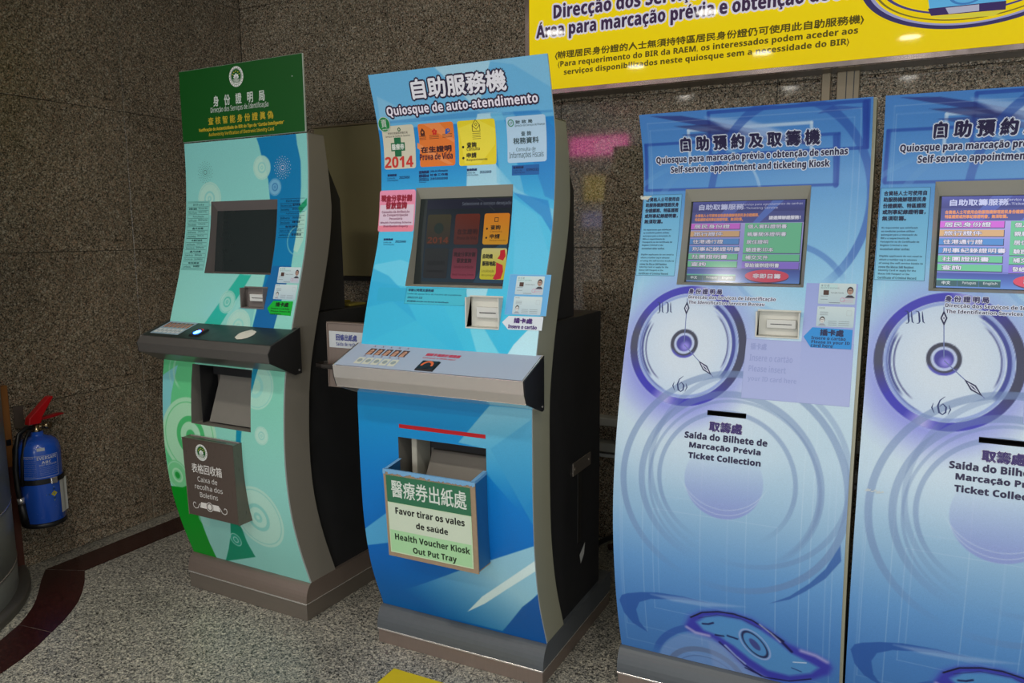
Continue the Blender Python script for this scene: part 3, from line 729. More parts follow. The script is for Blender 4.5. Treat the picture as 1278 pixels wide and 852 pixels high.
# ================================================================== kiosks
def kiosk_root(name, loc, rz=0, ry=0):
    r = empty(name, loc, rz); r.rotation_euler = (0, ry, rz); return r
def back_curve(prof, zt):
    return [(z, float(herm(prof, z))+.125-max(0, (z-1.5))*.16+max(0, .5-z)*.03) for z in np.linspace(prof[0][0], zt, 26)]
def shell(surf, zt, m, parent, name='side_frame', ext=0.0):
    """powder coated side flanks, back and cap that carry the printed front"""
    zs = np.linspace(surf.prof[0][0], zt, 40); yf = surf.y(zs)+.0065
    bc = back_curve(surf.prof, zt); yb = np.interp(zs, [p[0] for p in bc], [p[1] for p in bc]); n = len(zs); w = surf.W
    for s_, (ua, ub) in enumerate(((.0, .028), (w+ext, w-.028))):
        q = MB(); vs = []
        for u in (ua, ub): vs += [(u, y, z) for y, z in zip(yf, zs)]+[(u, y, z) for y, z in zip(yb, zs)]
        fs = [(i, i+1, n+i+1, n+i) for i in range(n-1)]+[(2*n+i, 3*n+i, 3*n+i+1, 2*n+i+1) for i in range(n-1)]
        fs += [(i, 2*n+i, 2*n+i+1, i+1) for i in range(n-1)]+[(n+i, n+i+1, 3*n+i+1, 3*n+i) for i in range(n-1)]
        fs += [(n-1, 3*n-1, 4*n-1, 2*n-1), (0, n, 3*n, 2*n)]
        if s_: fs = [f[::-1] for f in fs]
        q.add(vs, fs); q.build(name, m, parent)
    q = MB(); vs = [(u, y, z) for u in (.028, w-.028) for y, z in zip(yb-.002, zs)]
    q.add(vs, [(i, n+i, n+i+1, i+1) for i in range(n-1)]); q.build('back_sheet', BLACK, parent)
    q = MB(); q.box(.0, float(yf[-1]), zt-.003, w+ext, float(yb[-1])+.001, zt+.001, .0008); q.build('top_cap', m, parent)
def cabinet(surf, top, depth, m, parent, ins=.012, z0=.10, front_gap=.004):
    bc = back_curve(surf.prof, top); prof = [(y+front_gap-.012, z) for z, y in bc if z >= z0]
    prof = [(prof[0][0], z0)]+prof+[(depth, top), (depth, z0)]
    q = MB(); q.prism(prof, ins, surf.W-ins); return q.build('cabinet', m, parent)
def housing(surf, pts, m, parent, ins=.04):
    q = MB(); q.prism(pts, ins, surf.W-ins); return q.build('monitor_housing', m, parent)
def plinth(surf, depth, m_top, m_kick, parent, zk=.05, zt=None, yfront=0.0, nose=.03, side_m=None):
    zt = zt or surf.prof[0][0]; yt = float(surf.y(zt))+.004; w = surf.W
    pr = []
    for a in np.linspace(0, 1, 9):
        pr.append((yfront+(yt-yfront)*(1-math.cos(a*math.pi/2)), zk+.006+(zt-zk-.006)*math.sin(a*math.pi/2)))
    pr += [(depth, zt), (depth, zk+.006)]
    q = MB(); q.prism(pr, -.003, w+.003); o = q.build('plinth', m_top, parent)
    q = MB(); q.box(.0, yfront+.003, 0, w, depth-.002, zk, .001); k = q.build('kick_plate', m_kick, o)
    q = MB(); q.box(-.002, yfront-.001, zk, w+.002, depth, zk+.006, .001); q.build('edge_strip', STEEL, o)
    return o
def recess(surf, hole, z_in_top, d_top, d_bot, m, parent, glass_m, side=0.0, zb=.004):
    u0, u1, z0, z1 = hole; L = []
    yt, yb = float(surf.y(z_in_top))+d_top, float(surf.y(z0+zb))+d_bot
    inn = [(u0+side, yb, z0+zb), (u1-side, yb, z0+zb), (u1-side, yt, z_in_top), (u0+side, yt, z_in_top)]
    zs = np.linspace(z0, z1, 7); lf = [(u0, float(surf.y(z))-.0008, z) for z in zs]; rt = [(u1, float(surf.y(z))-.0008, z) for z in zs]
    q = MB()
    q.add(lf+[inn[0], inn[3]], [(i, i+1, 8, 7) if False else (i, i+1, 8) if i >= 3 else (i, i+1, 7) for i in range(6)]+[(3, 8, 7)])
    q.add(rt+[inn[1], inn[2]], [(i+1, i, 8) if i >= 3 else (i+1, i, 7) for i in range(6)]+[(8, 3, 7)])
    q.add([lf[0], rt[0], inn[1], inn[0]], [(0, 1, 2, 3)]); q.add([lf[-1], rt[-1], inn[2], inn[3]], [(3, 2, 1, 0)])
    o = q.build('screen_bezel', m, parent)
    e = np.array(inn[3])-np.array(inn[0]); fl = Flat(parent, inn[0], (1, 0, 0), e)
    q = MB(); A = [fl.P(a, b, .0) for a, b in ((0, 0), (u1-u0-2*side, 0), (u1-u0-2*side, np.linalg.norm(e)), (0, np.linalg.norm(e)))]
    B = [fl.P(a, b, -.012) for a, b in ((0, 0), (u1-u0-2*side, 0), (u1-u0-2*side, np.linalg.norm(e)), (0, np.linalg.norm(e)))]
    q.add(A+B, [(0, 1, 2, 3), (7, 6, 5, 4), (0, 4, 5, 1), (1, 5, 6, 2), (2, 6, 7, 3), (3, 7, 4, 0)])
    gl = q.build('screen', glass_m, parent)
    return fl, gl
def pocket(surf, hole, d_top, d_bot, m, parent, name, bottom_m=None, lip=0):
    """rectangular pocket through the front; back panel may slope"""
    u0, u1, z0, z1 = hole; yt, yb = float(surf.y(z1))+d_top, float(surf.y(z0))+d_bot
    zs = np.linspace(z0, z1, 5); q = MB()
    lf = [(u0, float(surf.y(z))-.0006, z) for z in zs]; rt = [(u1, float(surf.y(z))-.0006, z) for z in zs]
    bl, br_, tr, tl = (u0, yb, z0), (u1, yb, z0), (u1, yt, z1), (u0, yt, z1)
    q.add(lf+[bl, tl], [(0, 1, 2), (0, 2, 3), (0, 3, 4), (0, 4, 6), (0, 6, 5)]); q.add(rt+[br_, tr], [(2, 1, 0), (3, 2, 0), (4, 3, 0), (6, 4, 0), (5, 6, 0)])
    q.add([lf[0], rt[0], br_, bl], [(0, 1, 2, 3)]); q.add([lf[-1], rt[-1], tr, tl], [(3, 2, 1, 0)]); q.add([bl, br_, tr, tl], [(0, 1, 2, 3)])
    return q.build(name, m, parent)
def card_reader(surf, hole, m, parent, slotm=BLACK2, plate=WHITEP):
    u0, u1, z0, z1 = hole; o = pocket(surf, hole, .012, .030, m, parent, 'card_reader')
    y0 = float(surf.y((z0+z1)/2)); w = u1-u0; h = z1-z0
    q = MB(); q.box(u0+w*.2, y0+.008, z0+h*.3, u1-w*.08, y0+.03, z0+h*.66, .001); f = q.build('reader_mouth', plate, o)
    q = MB(); q.box(u0+w*.30, y0+.0072, z0+h*.455, u1-w*.18, y0+.0079, z0+h*.485); q.build('slot', slotm, f)
    q = MB()
    for a, b, c, d in ((u0-.003, u1+.003, z1, z1+.004), (u0-.003, u1+.003, z0-.004, z0), (u0-.004, u0, z0, z1), (u1, u1+.003, z0, z1)):
        q.box(a, float(surf.y(c))-.0022, c, b, float(surf.y(d))+.002, d)
    q.build('reader_frame', m, o)
    return o
def shelf(surf, prof, ul, ur, m, capm, parent, top_m=None):
    q = MB(); q.prism(prof, ul+.004, ur-.004); o = q.build('shelf', m, parent, bev=.001)
    for a, b in ((ul, ul+.0035), (ur-.0035, ur)):
        q = MB(); q.prism(prof, a, b); c = q.build('end_cap', capm, o)
        q = MB(); yy, zz = prof[-1]; 
        q.lathe([(0, a-.001 if a == ul else b+.001), (.004, a-.001 if a == ul else b+.001), (.004, a if a == ul else b)], yy-.012, zz+.012, 10, axis='x')
        # lathe axis helper works on (x, h, z): remap to the cap side
        q.v = [(y, x, z) for x, y, z in q.v]; q.build('screw', STEEL, c)
    return o
def id_cards(ik, c1, c2, off=.0012):
    """two sample identity cards printed on a sticker"""
    lt = (198, 214, 216); lo = (176, 196, 206)
    for n_, (tl, br) in enumerate((c1, c2)):
        u0, z1 = ik.s.uv(*tl); u1, z0 = ik.s.uv(*br); w, h = u1-u0, z1-z0; X = lambda a: u0+w*a; Z = lambda b: z1-h*b
        ik.rect((u0, z1), (u1, z0), lt, .003, off, px=False, seg=4, col2=lo)
        gy = (110, 120, 132)
        if n_ == 0:
            ik.rect((X(.03), Z(.05)), (X(.5), Z(.3)), (184, 214, 216), 0, off+.0002, px=False, seg=2)
            ik.text('身 份 證', (X(.05), Z(.06)), (X(.28), Z(.17)), gy, 0, off=off+.0003, px=False)
            ik.text('BILHETE DE IDENTIDADE', (X(.05), Z(.20)), (X(.55), Z(.26)), gy, 0, off=off+.0003, px=False)
            ik.rect((X(.13), Z(.34)), (X(.28), Z(.57)), (74, 50, 44), .001, off+.0003, px=False, seg=2)
            ik.text('Sample Name', (X(.34), Z(.42)), (X(.68), Z(.5)), (40, 44, 60), .0003, off=off+.0003, px=False)
            ik.ring((X(.66), Z(.78)), .006, .0045, (196, 150, 180), off+.0003, px=False)
            for k in range(3): ik.line([(X(.66), Z(.72+.08*k)), (X(.95), Z(.72+.08*k))], .0012, (196, 160, 184), off+.0003, px=False)
            for k in range(2): ik.line([(X(.06), Z(.62+.16*k)), (X(.26), Z(.62+.16*k))], .001, gy, off+.0003, px=False)
            ik.line([(X(.3), Z(.93)), (X(.6), Z(.93))], .0014, gy, off+.0003, px=False)
            hx, hz, k = X(.85), Z(.34), 1.0
        else:
            ik.text('身 份 證', (X(.05), Z(.04)), (X(.2), Z(.12)), gy, 0, off=off+.0003, px=False)
            ik.frame((X(.80), Z(.18)), (X(.93), Z(.42)), .0007, (170, 180, 186), off+.0003, px=False)
            for k in range(3): ik.line([(X(.08), Z(.28+.07*k)), (X(.3), Z(.28+.07*k))], .0009, gy, off+.0003, px=False)
            for k in range(3): ik.line([(X(.32), Z(.72+.09*k)), (X(.55), Z(.72+.09*k))], .0009, gy, off+.0003, px=False); ik.line([(X(.6), Z(.72+.09*k)), (X(.88), Z(.72+.09*k))], .0009, gy, off+.0003, px=False)
            hx, hz, k = X(.16), Z(.66), .85
        # a plain head and shoulders portrait
        s_ = h*.19*k
        ik.poly([(hx-s_*1.2, hz-s_*1.8), (hx-s_*.5, hz-s_*1.15), (hx+s_*.5, hz-s_*1.15), (hx+s_*1.2, hz-s_*1.8)], (52, 48, 62) if n_ == 0 else (150, 156, 170), off+.0003, px=False)
        ik.ring((hx, hz), s_*.78, 0, (44, 38, 44), off+.0004, px=False, ry=1.28, n=16)
        ik.ring((hx, hz-s_*.22), s_*.64, 0, (170, 138, 124) if n_ == 0 else (206, 206, 206), off+.0006, px=False, ry=1.25, n=16)
        ik.line([(hx-s_*.4, hz), (hx+s_*.4, hz)], s_*.13, (50, 40, 44), off+.0008, px=False)
        ik.line([(hx-s_*.2, hz-s_*.62), (hx+s_*.2, hz-s_*.62)], s_*.1, (90, 60, 60), off+.0008, px=False)
def lotus(ik, c, r, off, px=False, ratio=1.0):
    """round white emblem with a green centre, stars and a lotus flower over water"""
    u, z = ik.s.uv(*c) if px else c
    W_ = (214, 216, 210); G = (10, 84, 30)
    ik.ring((u, z), r, 0, W_, off, px=False, ry=ratio, n=36); ik.ring((u, z), r*.80, r*.76, G, off+.0002, px=False, ry=ratio, n=36)
    ik.ring((u, z+r*.04), r*.70, 0, G, off+.0002, px=False, ry=ratio, n=32)
    for k in range(20):
        a = 2*math.pi*k/20; ik.ring((u+r*.9*math.cos(a), z+r*.9*ratio*math.sin(a)), r*.045, 0, (60, 66, 60), off+.0002, px=False, n=6)
    for dx, dz in ((0, .52), (-.28, .42), (.28, .42), (-.46, .22), (.46, .22)): ik.ring((u+r*dx, z+r*dz*ratio), r*.06, 0, (220, 190, 60), off+.0004, px=False, n=6)
    for rot, L, w in ((90, .46, .15), (128, .42, .15), (52, .42, .15), (160, .36, .11), (20, .36, .11)):
        R_ = math.radians(rot); ux, uz = u+math.cos(R_)*L*r*.5, z-.18*r*ratio+math.sin(R_)*L*r*.5*ratio
        ik.ring((ux, uz), L*r*.62, 0, (225, 228, 224), off+.0005, px=False, ry=w/L*1.3, n=14, rot=rot)
    for k in range(4): ik.line([(u-r*(.5-.09*k), z-r*(.30+.1*k)*ratio), (u+r*(.5-.09*k), z-r*(.30+.1*k)*ratio)], r*.05, (214, 216, 210), off+.0005, px=False)
def circles(cv, c, r, col, hole, a=.8):
    cv.disc(c, r, col, a); cv.ring(c, r*.90, r*.035, hole, .8); cv.ring(c, r*.40, r*.12, hole, .9); cv.ring(c, r*.12, r*.1, hole, .8)
def hand_icons(ik, n, x0, x1, z1, z0, off=.0006):
    """row of small photographs of a finger on a reader (flat print)"""
    w = (x1-x0)/n
    for k in range(n):
        a = x0+w*k+w*.1; b = x0+w*(k+1)-w*.1; c = (a+b)/2
        ik.rect((a, z1), (b, z0), (92, 62, 50), .0, off, px=False, seg=1)
        ik.poly([(a+w*.12, z0), (a+w*.2, z1-(z1-z0)*.35), (c, z1-(z1-z0)*.1), (b-w*.15, z1-(z1-z0)*.3), (b-w*.2, z0)], (196, 142, 112), off+.0002, px=False)
        ik.line([(a+w*.15, z1-(z1-z0)*.55), (b-w*.1, z1-(z1-z0)*.5)], w*.05, (120, 70, 56), off+.0004, px=False)

# ------------------------------------------------------------------ KIOSK 1, green and teal
PR1 = [(.135, 2.059), (.27, 2.014), (.402, 1.981), (.555, 1.962), (.754, 1.963), (.933, 1.983), (1.081, 2.022), (1.244, 2.073), (1.382, 2.11), (1.604, 2.135), (1.754, 2.138), (2.02, 2.135)]
YB1 = 2.02; a1 = -math.atan2(.018, .625)
k1 = kiosk_root('identity_card_kiosk', (-2.559-math.sin(a1)*YB1, .019+math.cos(a1)*YB1, 0), a1)
S1 = Curved(k1, [(z, y-YB1) for z, y in PR1], .625)
scr1 = (.14, .481, 1.2615, 1.5295); crd1 = (.368, .4765, 1.145, 1.2145); bay1 = (.160, .468, .709, .93)
cv = Canvas(S1, .137, 1.752, [scr1, crd1, bay1], .0026)
T = (142, 206, 196); cv.vgrad([(0, (136, 196, 184)), (.5, (138, 202, 192)), (.95, (120, 196, 170)), (1.1, (140, 208, 196)), (1.75, (128, 198, 194))])
BL = (0, 118, 172)
cv.poly([(320, 172), (323.2, 181.8), (327, 197.6), (334.7, 224), (337, 250), (338, 300), (331, 344), (322, 380), (314, 412), (341, 412), (347, 385), (360, 345), (363.7, 329.6), (369, 294.4), (373.4, 268), (375.7, 232.8), (375.2, 201), (370.8, 180), (369, 166)], BL)
cv.poly([(340.3, 331.7), (363.8, 331.7), (352, 372), (341, 412), (315, 412), (324, 372)], (14, 100, 160))
cv.poly([(305, 343), (313.7, 343.4), (274.6, 406), (253.5, 406), (299.9, 341)], (44, 178, 156))
cv.poly([(313.7, 343), (330, 343), (318, 395), (299, 402), (285, 402)], (150, 212, 200), .6)
cv.poly([(298, 383), (318, 384), (314, 407), (297, 405)], (110, 184, 186), .6)
cv.poly([(383, 246.9), (383, 256), (374.5, 266), (372, 259)], (20, 150, 104))
pale = (176, 214, 198)
cv.poly([(374, 268), (383, 262), (378, 300), (371, 315), (366, 312)], pale, .8)
circles(cv, (326.8, 209), .043, pale, (130, 196, 192), .9); circles(cv, (343.1, 233.3), .031, (120, 176, 206), (30, 100, 160), .9)
circles(cv, (261.6, 247.8), .062, pale, (130, 196, 192)); circles(cv, (283.5, 376.6), .041, pale, (70, 180, 160)); circles(cv, (297, 407), .06, pale, (140, 206, 196), .9)
cv.ring((372, 300), .05, .004, (150, 200, 196), .7)
# lower half: greens on the left, discs, petals
GR = (86, 184, 118)
cv.poly([(200, 440), (244, 444), (242, 480), (239, 530), (250, 560), (270, 600), (255, 640), (240, 600), (215, 602), (205, 560)], GR, .85)
cv.poly([(200, 470), (222, 455), (214, 490), (212, 515), (203, 530)], (120, 186, 196), .9)
cv.ring((236, 462), .085, .010, (160, 205, 176), .6, arc=(100, 240, 20)); cv.ring((236, 462), .11, .006, (160, 205, 176), .5, arc=(120, 220, 20))
cv.disc((236, 545), .150, (166, 210, 176), .85); cv.ring((236, 545), .132, .004, GR, .9); cv.ring((238, 544), .066, .022, (60, 170, 96), .9); cv.disc((238, 544), .025, (60, 168, 96), .9)
cv.disc((221.6, 592.7), .062, (112, 192, 134), .95); cv.ring((221.6, 592.7), .055, .003, (170, 214, 186), .9); cv.ring((221.6, 592.7), .026, .008, (160, 210, 170), .9); cv.disc((221.6, 592.7), .014, (20, 140, 50), .9)
cv.poly([(200, 603), (214, 606), (228, 608), (241, 602), (245, 625), (252, 652), (262, 678), (271, 699), (240, 690)], (0, 138, 30), 1)
cv.poly([(245, 600), (300, 610), (300, 648), (287.5, 650.5), (287, 672), (281, 699), (270.2, 696), (258, 668), (250.5, 646.8)], (136, 192, 182), .8)
cv.poly([(287.5, 648), (298, 650), (303, 662), (308.5, 676.4), (319, 694.9), (281.3, 700), (285.5, 684), (288, 668)], (0, 134, 100))
cv.disc((294.4, 673.2), .029, (60, 160, 140), .6); cv.ring((294.4, 673.2), .027, .003, (180, 214, 200), .8); cv.ring((294.4, 673.2), .012, .004, (180, 214, 200), .8)
cv.disc((255, 648), .03, (150, 200, 186), .6)
circles(cv, (322, 645.6), .123, pale, (128, 194, 184), .85)
cv.disc((320, 482), .082, pale, .7); cv.ring((320, 482), .074, .003, (130, 196, 186), .8); cv.ring((318, 482), .034, .014, (140, 202, 192), .9)
cv.poly([(318, 452), (324.5, 453), (314, 490), (312, 475)], (0, 128, 160)); cv.poly([(295, 536), (301.5, 538), (300, 560), (294, 560)], (0, 130, 160))
circles(cv, (326.2, 543.7), .033, pale, (130, 196, 186), .9)
dots = []
for cc, colr in (((256.3, 214.9), (70, 96, 96)), ((352.8, 209), (205, 205, 215))):
    uu, zz = S1.uv(*cc)
    for i in range(1, 6):
        for j in range(18):
            an = 2*math.pi*(j+.5*(i % 2))/18; dots.append((uu+.0078*i*math.cos(an), zz+.0078*i*math.sin(an), colr))
cv.build('front_panel', PRINT, k1)
ik = Ink(S1)
for a_, b_, c_ in dots: ik.ring((a_, b_), .0015, 0, c_, .0005, px=False, n=6)
ik.build('burst_dots', LETTER, k1)['kind'] = 'stuff'
recess(S1, scr1, 1.495, .03, .045, BEZEL2, k1, GLASSBLK)
cr1 = card_reader(S1, crd1, BEZEL2, k1)
pk = pocket(S1, bay1, .10, .10, GREYMET, k1, 'paper_outlet')
yy = S1.y(.75)
q = MB(); q.add([(.22, yy+.03, .715), (.466, yy+.03, .715), (.466, yy+.095, .885), (.22, yy+.095, .885), (.22, yy+.1, .715), (.466, yy+.1, .715)], [(0, 1, 2, 3), (0, 3, 4), (1, 5, 2)]); q.build('chute', GREYMET, pk)
q = MB(); q.box(.195, yy+.02, .711, .199, yy+.098, .928); q.box(.222, yy+.06, .89, .464, yy+.099, .928); q.build('roller_slot', BLACK2, pk)
# green header board
HZ0, HZ1 = 1.756, 2.018
q = MB(); q.box(0, S1.y(1.9)-.004, HZ0, .625, S1.y(1.9)+.004, HZ1, .0012); hd = q.build('header_board', mat('header_edge', lin(170, 180, 170), .5), k1)
FH = Flat(k1, (0, float(S1.y(1.9))-.0043, HZ0), (1, 0, 0), (0, 0, 1))
ik = Ink(FH); ik.rect((.0012, HZ1-HZ0-.0012), (.6238, .0012), (2, 76, 16), px=False, off=0, seg=2)
lotus(ik, (.305, .215), .036, .0006)
w_ = (196, 204, 196); gd = (186, 160, 40)
ik.text('身 份 證 明 局', (266, 120.1), (330.6, 125.4), w_, .0007, space=1.45)
ik.text('Direcção dos Serviços de Identificação', (262.9, 134.2), (335.6, 132.7), w_, .0003)
ik.text('查核智能身份證眞偽', (259.9, 146.8), (341.4, 147.7), gd, .0006, space=1.3)
ik.text('Verificação de Autenticidade do BIR do Tipo de “Cartão Inteligente”', (248.4, 160.6), (354.9, 155.6), gd, .0004)
ik.text('Authenticity Verification of Electronic Identity Card', (260.7, 165.8), (342.3, 164.1), gd, .0004)
ik.ring((.575, .19), .0022, 0, (170, 180, 170), .0006, px=False, n=8)
ik.build('header_print', LETTER, hd)
# printed tables and stickers
ik = Ink(S1); tx = (22, 60, 62)
def table(u0, u1, z1, rows, rh, seed, dark=tx, gap=()):
    rnd = random.Random(seed); z = z1; words = ['Serviço de Identificação', 'Estado do chip', '晶片狀態', 'Bilhete', 'verificação', 'Electronic data', '有效期至', 'Resultado', 'Authenticity', '本機可查核']
    for r in range(rows):
        h = rh*(1 if r % 4 else 1.15)
        if r in gap: z -= h
        ik.line([(u0, z), (u1, z)], .0010, dark, .0007, px=False)
        if r % 3 == 0:
            ik.text(rnd.choice(words), (u0+(u1-u0)*.25, z-h*.25), (u0+(u1-u0)*.78, z-h*.75), dark, .0002, off=.0007, px=False)
        else:
            ik.text(rnd.choice(words), (u0+.004, z-h*.25), (u0+(u1-u0)*rnd.uniform(.38, .48), z-h*.75), dark, .0002, off=.0007, px=False)
            ik.text(rnd.choice(words), (u0+(u1-u0)*.52, z-h*.12), (u0+(u1-u0)*rnd.uniform(.8, .96), z-h*.62), dark, .0002, off=.0007, px=False)
        z -= h
    ik.line([(u0, z), (u1, z)], .0010, dark, .0007, px=False); return z
ik.rect((.008, 1.532), (.130, 1.272), (126, 192, 184), px=False, off=.0003)
ik.frame((.008, 1.532), (.130, 1.272), .001, (70, 130, 124), .0005, px=False)
table(.012, .126, 1.528, 9, .0145, 3); table(.012, .126, 1.392, 8, .0138, 5)
table(.494, .612, 1.530, 9, .0145, 8, (6, 34, 66))
ik.build('instruction_tables', LETTER, k1, 'finely printed instruction tables beside the screen')
ik = Ink(S1)
def edge_lab(tip, ul, ur, lr, ll, c): ik.poly([tip, ul, ur, lr, ll], c, .0012)
id_cards(ik, ((349, 333), (373.2, 353.6)), ((344.2, 354.4), (368.6, 374.2)))
ik.poly([(333.8, 384.3), (341.5, 375.2), (366.2, 376), (362.8, 394), (337.5, 391.8)], (10, 170, 50), .0012)
ik.text('插卡處', (345, 377), (359.9, 383), (10, 40, 16), .0009, off=.0016)
ik.text('Insere o cartão', (339, 383.5), (361, 386.6), (10, 50, 20), .0004, off=.0016)
ik.text('Please Insert ID', (338.5, 386.8), (362.4, 390), (10, 50, 20), .0004, off=.0016)
ik.text('card here', (338, 390), (351, 393), (10, 50, 20), .0004, off=.0016)
ik.build('card_sticker', LETTER, k1, 'green arrow sticker below two printed identity cards')
shell(S1, 1.752, BEIGEDIM, k1)
yb = lambda y: y-YB1
cabinet(S1, 1.122, yb(2.55), BLACK, k1)
housing(S1, [(yb(2.20), 1.705), (yb(2.255), 1.70), (yb(2.345), 1.535), (yb(2.35), 1.125), (yb(2.12), 1.125)], BLACK, k1)
plinth(S1, yb(2.60), STEELB, STEELD, k1, zk=.062, zt=.137, yfront=yb(2.03))
# control shelf
pr = [(yb(2.04), 1.084), (yb(1.905), 1.036), (yb(1.888), 1.011), (yb(1.894), .978), (yb(2.01), .922), (yb(2.04), .925)]
sh = shelf(S1, pr, -.022, .648, SHELFD, CAPBLK, k1)
ft = Flat(k1, (-.018, yb(1.905), 1.0365), (1, 0, 0), (0, .135, .0476))
q = MB(); q.add([ft.P(a, b, .0006) for a, b in ((.006, .003), (.658, .003), (.658, .138), (.006, .138))], [(0, 1, 2, 3)]); q.build('top_sheet', mat('black_green_laminate', lin(36, 46, 44), .35, vary=.1), sh)
ik = Ink(ft)
ik.rect((.024, .130), (.178, .022), (150, 172, 186), px=False, off=.0012, seg=2)
hand_icons(ik, 6, .032, .172, .112, .074, .0016)
for k in range(6): ik.rect((.033+.0235*k, .064), (.051+.0235*k, .032), (206, 208, 206), .002, .0016, px=False, seg=2); ik.ring((.042+.0235*k, .048), .006, 0, (160, 166, 166), .002, px=False, n=10)
ik.build('usage_sticker', LETTER, sh, 'pale blue sticker with small finger photographs')
# glowing fingerprint reader
q = MB(); q.add([ft.P(a, b, o_) for a, b, o_ in ((.236, .022, .001), (.286, .022, .001), (.286, .078, .001), (.236, .078, .001), (.240, .026, .006), (.282, .026, .006), (.282, .074, .006), (.240, .074, .006))], [(4, 5, 6, 7), (0, 1, 5, 4), (1, 2, 6, 5), (2, 3, 7, 6), (3, 0, 4, 7)])
fp = q.build('fingerprint_reader', BLACK2, sh)
ik = Ink(ft); ik.ring((.261, .05), .017, .0125, (200, 40, 70), .0066, px=False, ry=1.3, a0=-10, a1=190); ik.build('red_arch', LETTER, fp)
q = MB(); P = [ft.P(.261+.013*math.cos(a), .044+.015*math.sin(a), .0070) for a in np.linspace(0, 2*math.pi, 21)[:-1]]; q.add(P, [tuple(range(20))])
q.build('blue_glow', mat('blue_light', (.02, .1, .8), .3, emit=(.02, .13, 1, 1), estr=26), fp, label='lit blue sensor light')
for a in (.262, .300): ik = Ink(ft); ik.ring((a, .118), .002, 0, (150, 150, 150), .0012, px=False, n=8); ik.build('indicator_dot', LETTER, sh)
# crumpled white seal over the second sensor
q = MB(); rr = random.Random(4); n = 26
ring1 = [ft.P(.485+(.036+rr.uniform(-.003, .003))*math.cos(a), .062+(.036+rr.uniform(-.003, .003))*math.sin(a), .0016) for a in np.linspace(0, 2*math.pi, n+1)[:-1]]
ring2 = [ft.P(.485+.022*math.cos(a), .062+.022*math.sin(a), .003+rr.uniform(-.0012, .0012)) for a in np.linspace(0, 2*math.pi, n+1)[:-1]]
q.add(ring1+ring2+[ft.P(.485, .062, .003)], [(i, (i+1) % n, n+(i+1) % n, n+i) for i in range(n)]+[(n+i, n+(i+1) % n, 2*n) for i in range(n)])
q.build('paper_seal', mat('white_paper', lin(214, 210, 196), .7), sh, label='round crumpled white paper stuck on the shelf')
# form return box on the lower front
B0, B1, BT, BB = .158, .420, .664, .366
yt, yb0 = yb(1.917), yb(1.927)
cb = empty('form_box', (0, 0, 0)); cb.parent = k1
sy = lambda z: float(S1.y(z))
q = MB(); pr = [(yt, BT), (yb0, BB), (sy(BB)-.001, BB), (sy(.45)-.001, .45), (sy(.55)-.001, .55), (sy(BT)-.001, BT)]
yf_t, yf_b = yt, yb0
pr[0] = (yf_t, BT); pr[1] = (yf_b, BB)
q.prism(pr, B0, B1); body = q.build('box_shell', mat('box_brown_steel', lin(112, 98, 90), .3, .55, aniso=(60, 60, 3), scale=8, vary=.1), cb, bev=.002)
q = MB(); q.box(B0+.04, yf_t+.012, BT-.0005, B1-.05, yf_t+.017, BT+.0008); q.build('paper_slot', BLACK2, cb)
q = MB(); q.box(B0+.004, yf_t+.034, BT, B1-.004, yf_t+.038, BT+.004); q.build('top_ridge', STEEL, cb)
FB = Flat(k1, (B0, yf_b, BB), (1, 0, 0), (0, yf_t-yf_b, BT-BB)); ik = Ink(FB); ln = (206, 202, 196)
H = math.hypot(yf_t-yf_b, BT-BB)
lotus(ik, (.098, H-.046), .031, .0008)
ik.text('表格回收箱', (.038, H-.092), (.196, H-.128), ln, .0004, px=False, off=.0008)
for s_, a, b, z1_, z0_ in (('Caixa de', .064, .168, .140, .160), ('recolha dos', .046, .192, .170, .190), ('Boletins', .070, .164, .200, .220)):
    ik.text(s_, (a, H-z1_), (b, H-z0_), ln, .0003, px=False, off=.0008)
for sgn in (-1, 1):
    c0 = (.117+sgn*.078, H-.252); pts = [(c0[0]-sgn*(.021-.0023*k)*math.cos(.75*k), c0[1]+(.021-.0023*k)*math.sin(.75*k)*(-1)) for k in range(9)]
    ik.line([(.117+sgn*.050, H-.246)]+pts, .0026, ln, .0008, px=False)
ik.poly([(.072, H-.240), (.165, H-.240), (.172, H-.262), (.064, H-.262)], ln, .0008, px=False)
ik.ring((.117, H-.252), .019, 0, (70, 60, 56), .001, px=False); ik.ring((.117, H-.252), .018, .015, ln, .0012, px=False); ik.ring((.117, H-.252), .011, 0, ln, .0012, px=False)
ik.build('box_print', LETTER, cb)
tag(k1, 'green topped teal kiosk with a blank black screen, nearest the wall corner', 'kiosk')

# ------------------------------------------------------------------ KIOSK 2, blue with red strip
PR2 = [(.125, 2.068), (.29, 2.008), (.45, 1.978), (.6, 1.968), (.77, 1.965), (.9, 1.966), (1.055, 1.995), (1.26, 2.058), (1.38, 2.10), (1.52, 2.125), (1.6, 2.13), (1.7, 2.128), (1.8, 2.105), (1.904, 2.074)]
YB2 = 2.03
k2 = kiosk_root('self_service_kiosk', (-1.555, YB2, 0)); yb = lambda y: y-YB2
S2 = Curved(k2, [(z, y-YB2) for z, y in PR2], .625)
scr2 = (.138, .488, 1.2375, 1.549); crd2 = (.3845, .4925, 1.1225, 1.212); bay2 = (.155, .473, .56, .7655)
cv = Canvas(S2, .127, 1.904, [scr2, crd2, bay2], .0026)
cv.vgrad([(.12, (0, 92, 160)), (.35, (0, 98, 182)), (.6, (0, 116, 194)), (.88, (10, 140, 196)), (1.0, (40, 176, 214)), (1.2, (56, 186, 222)), (1.45, (78, 190, 230)), (1.62, (24, 140, 208)), (1.74, (20, 132, 204)), (1.7401, (100, 176, 220)), (1.9, (96, 172, 220))])
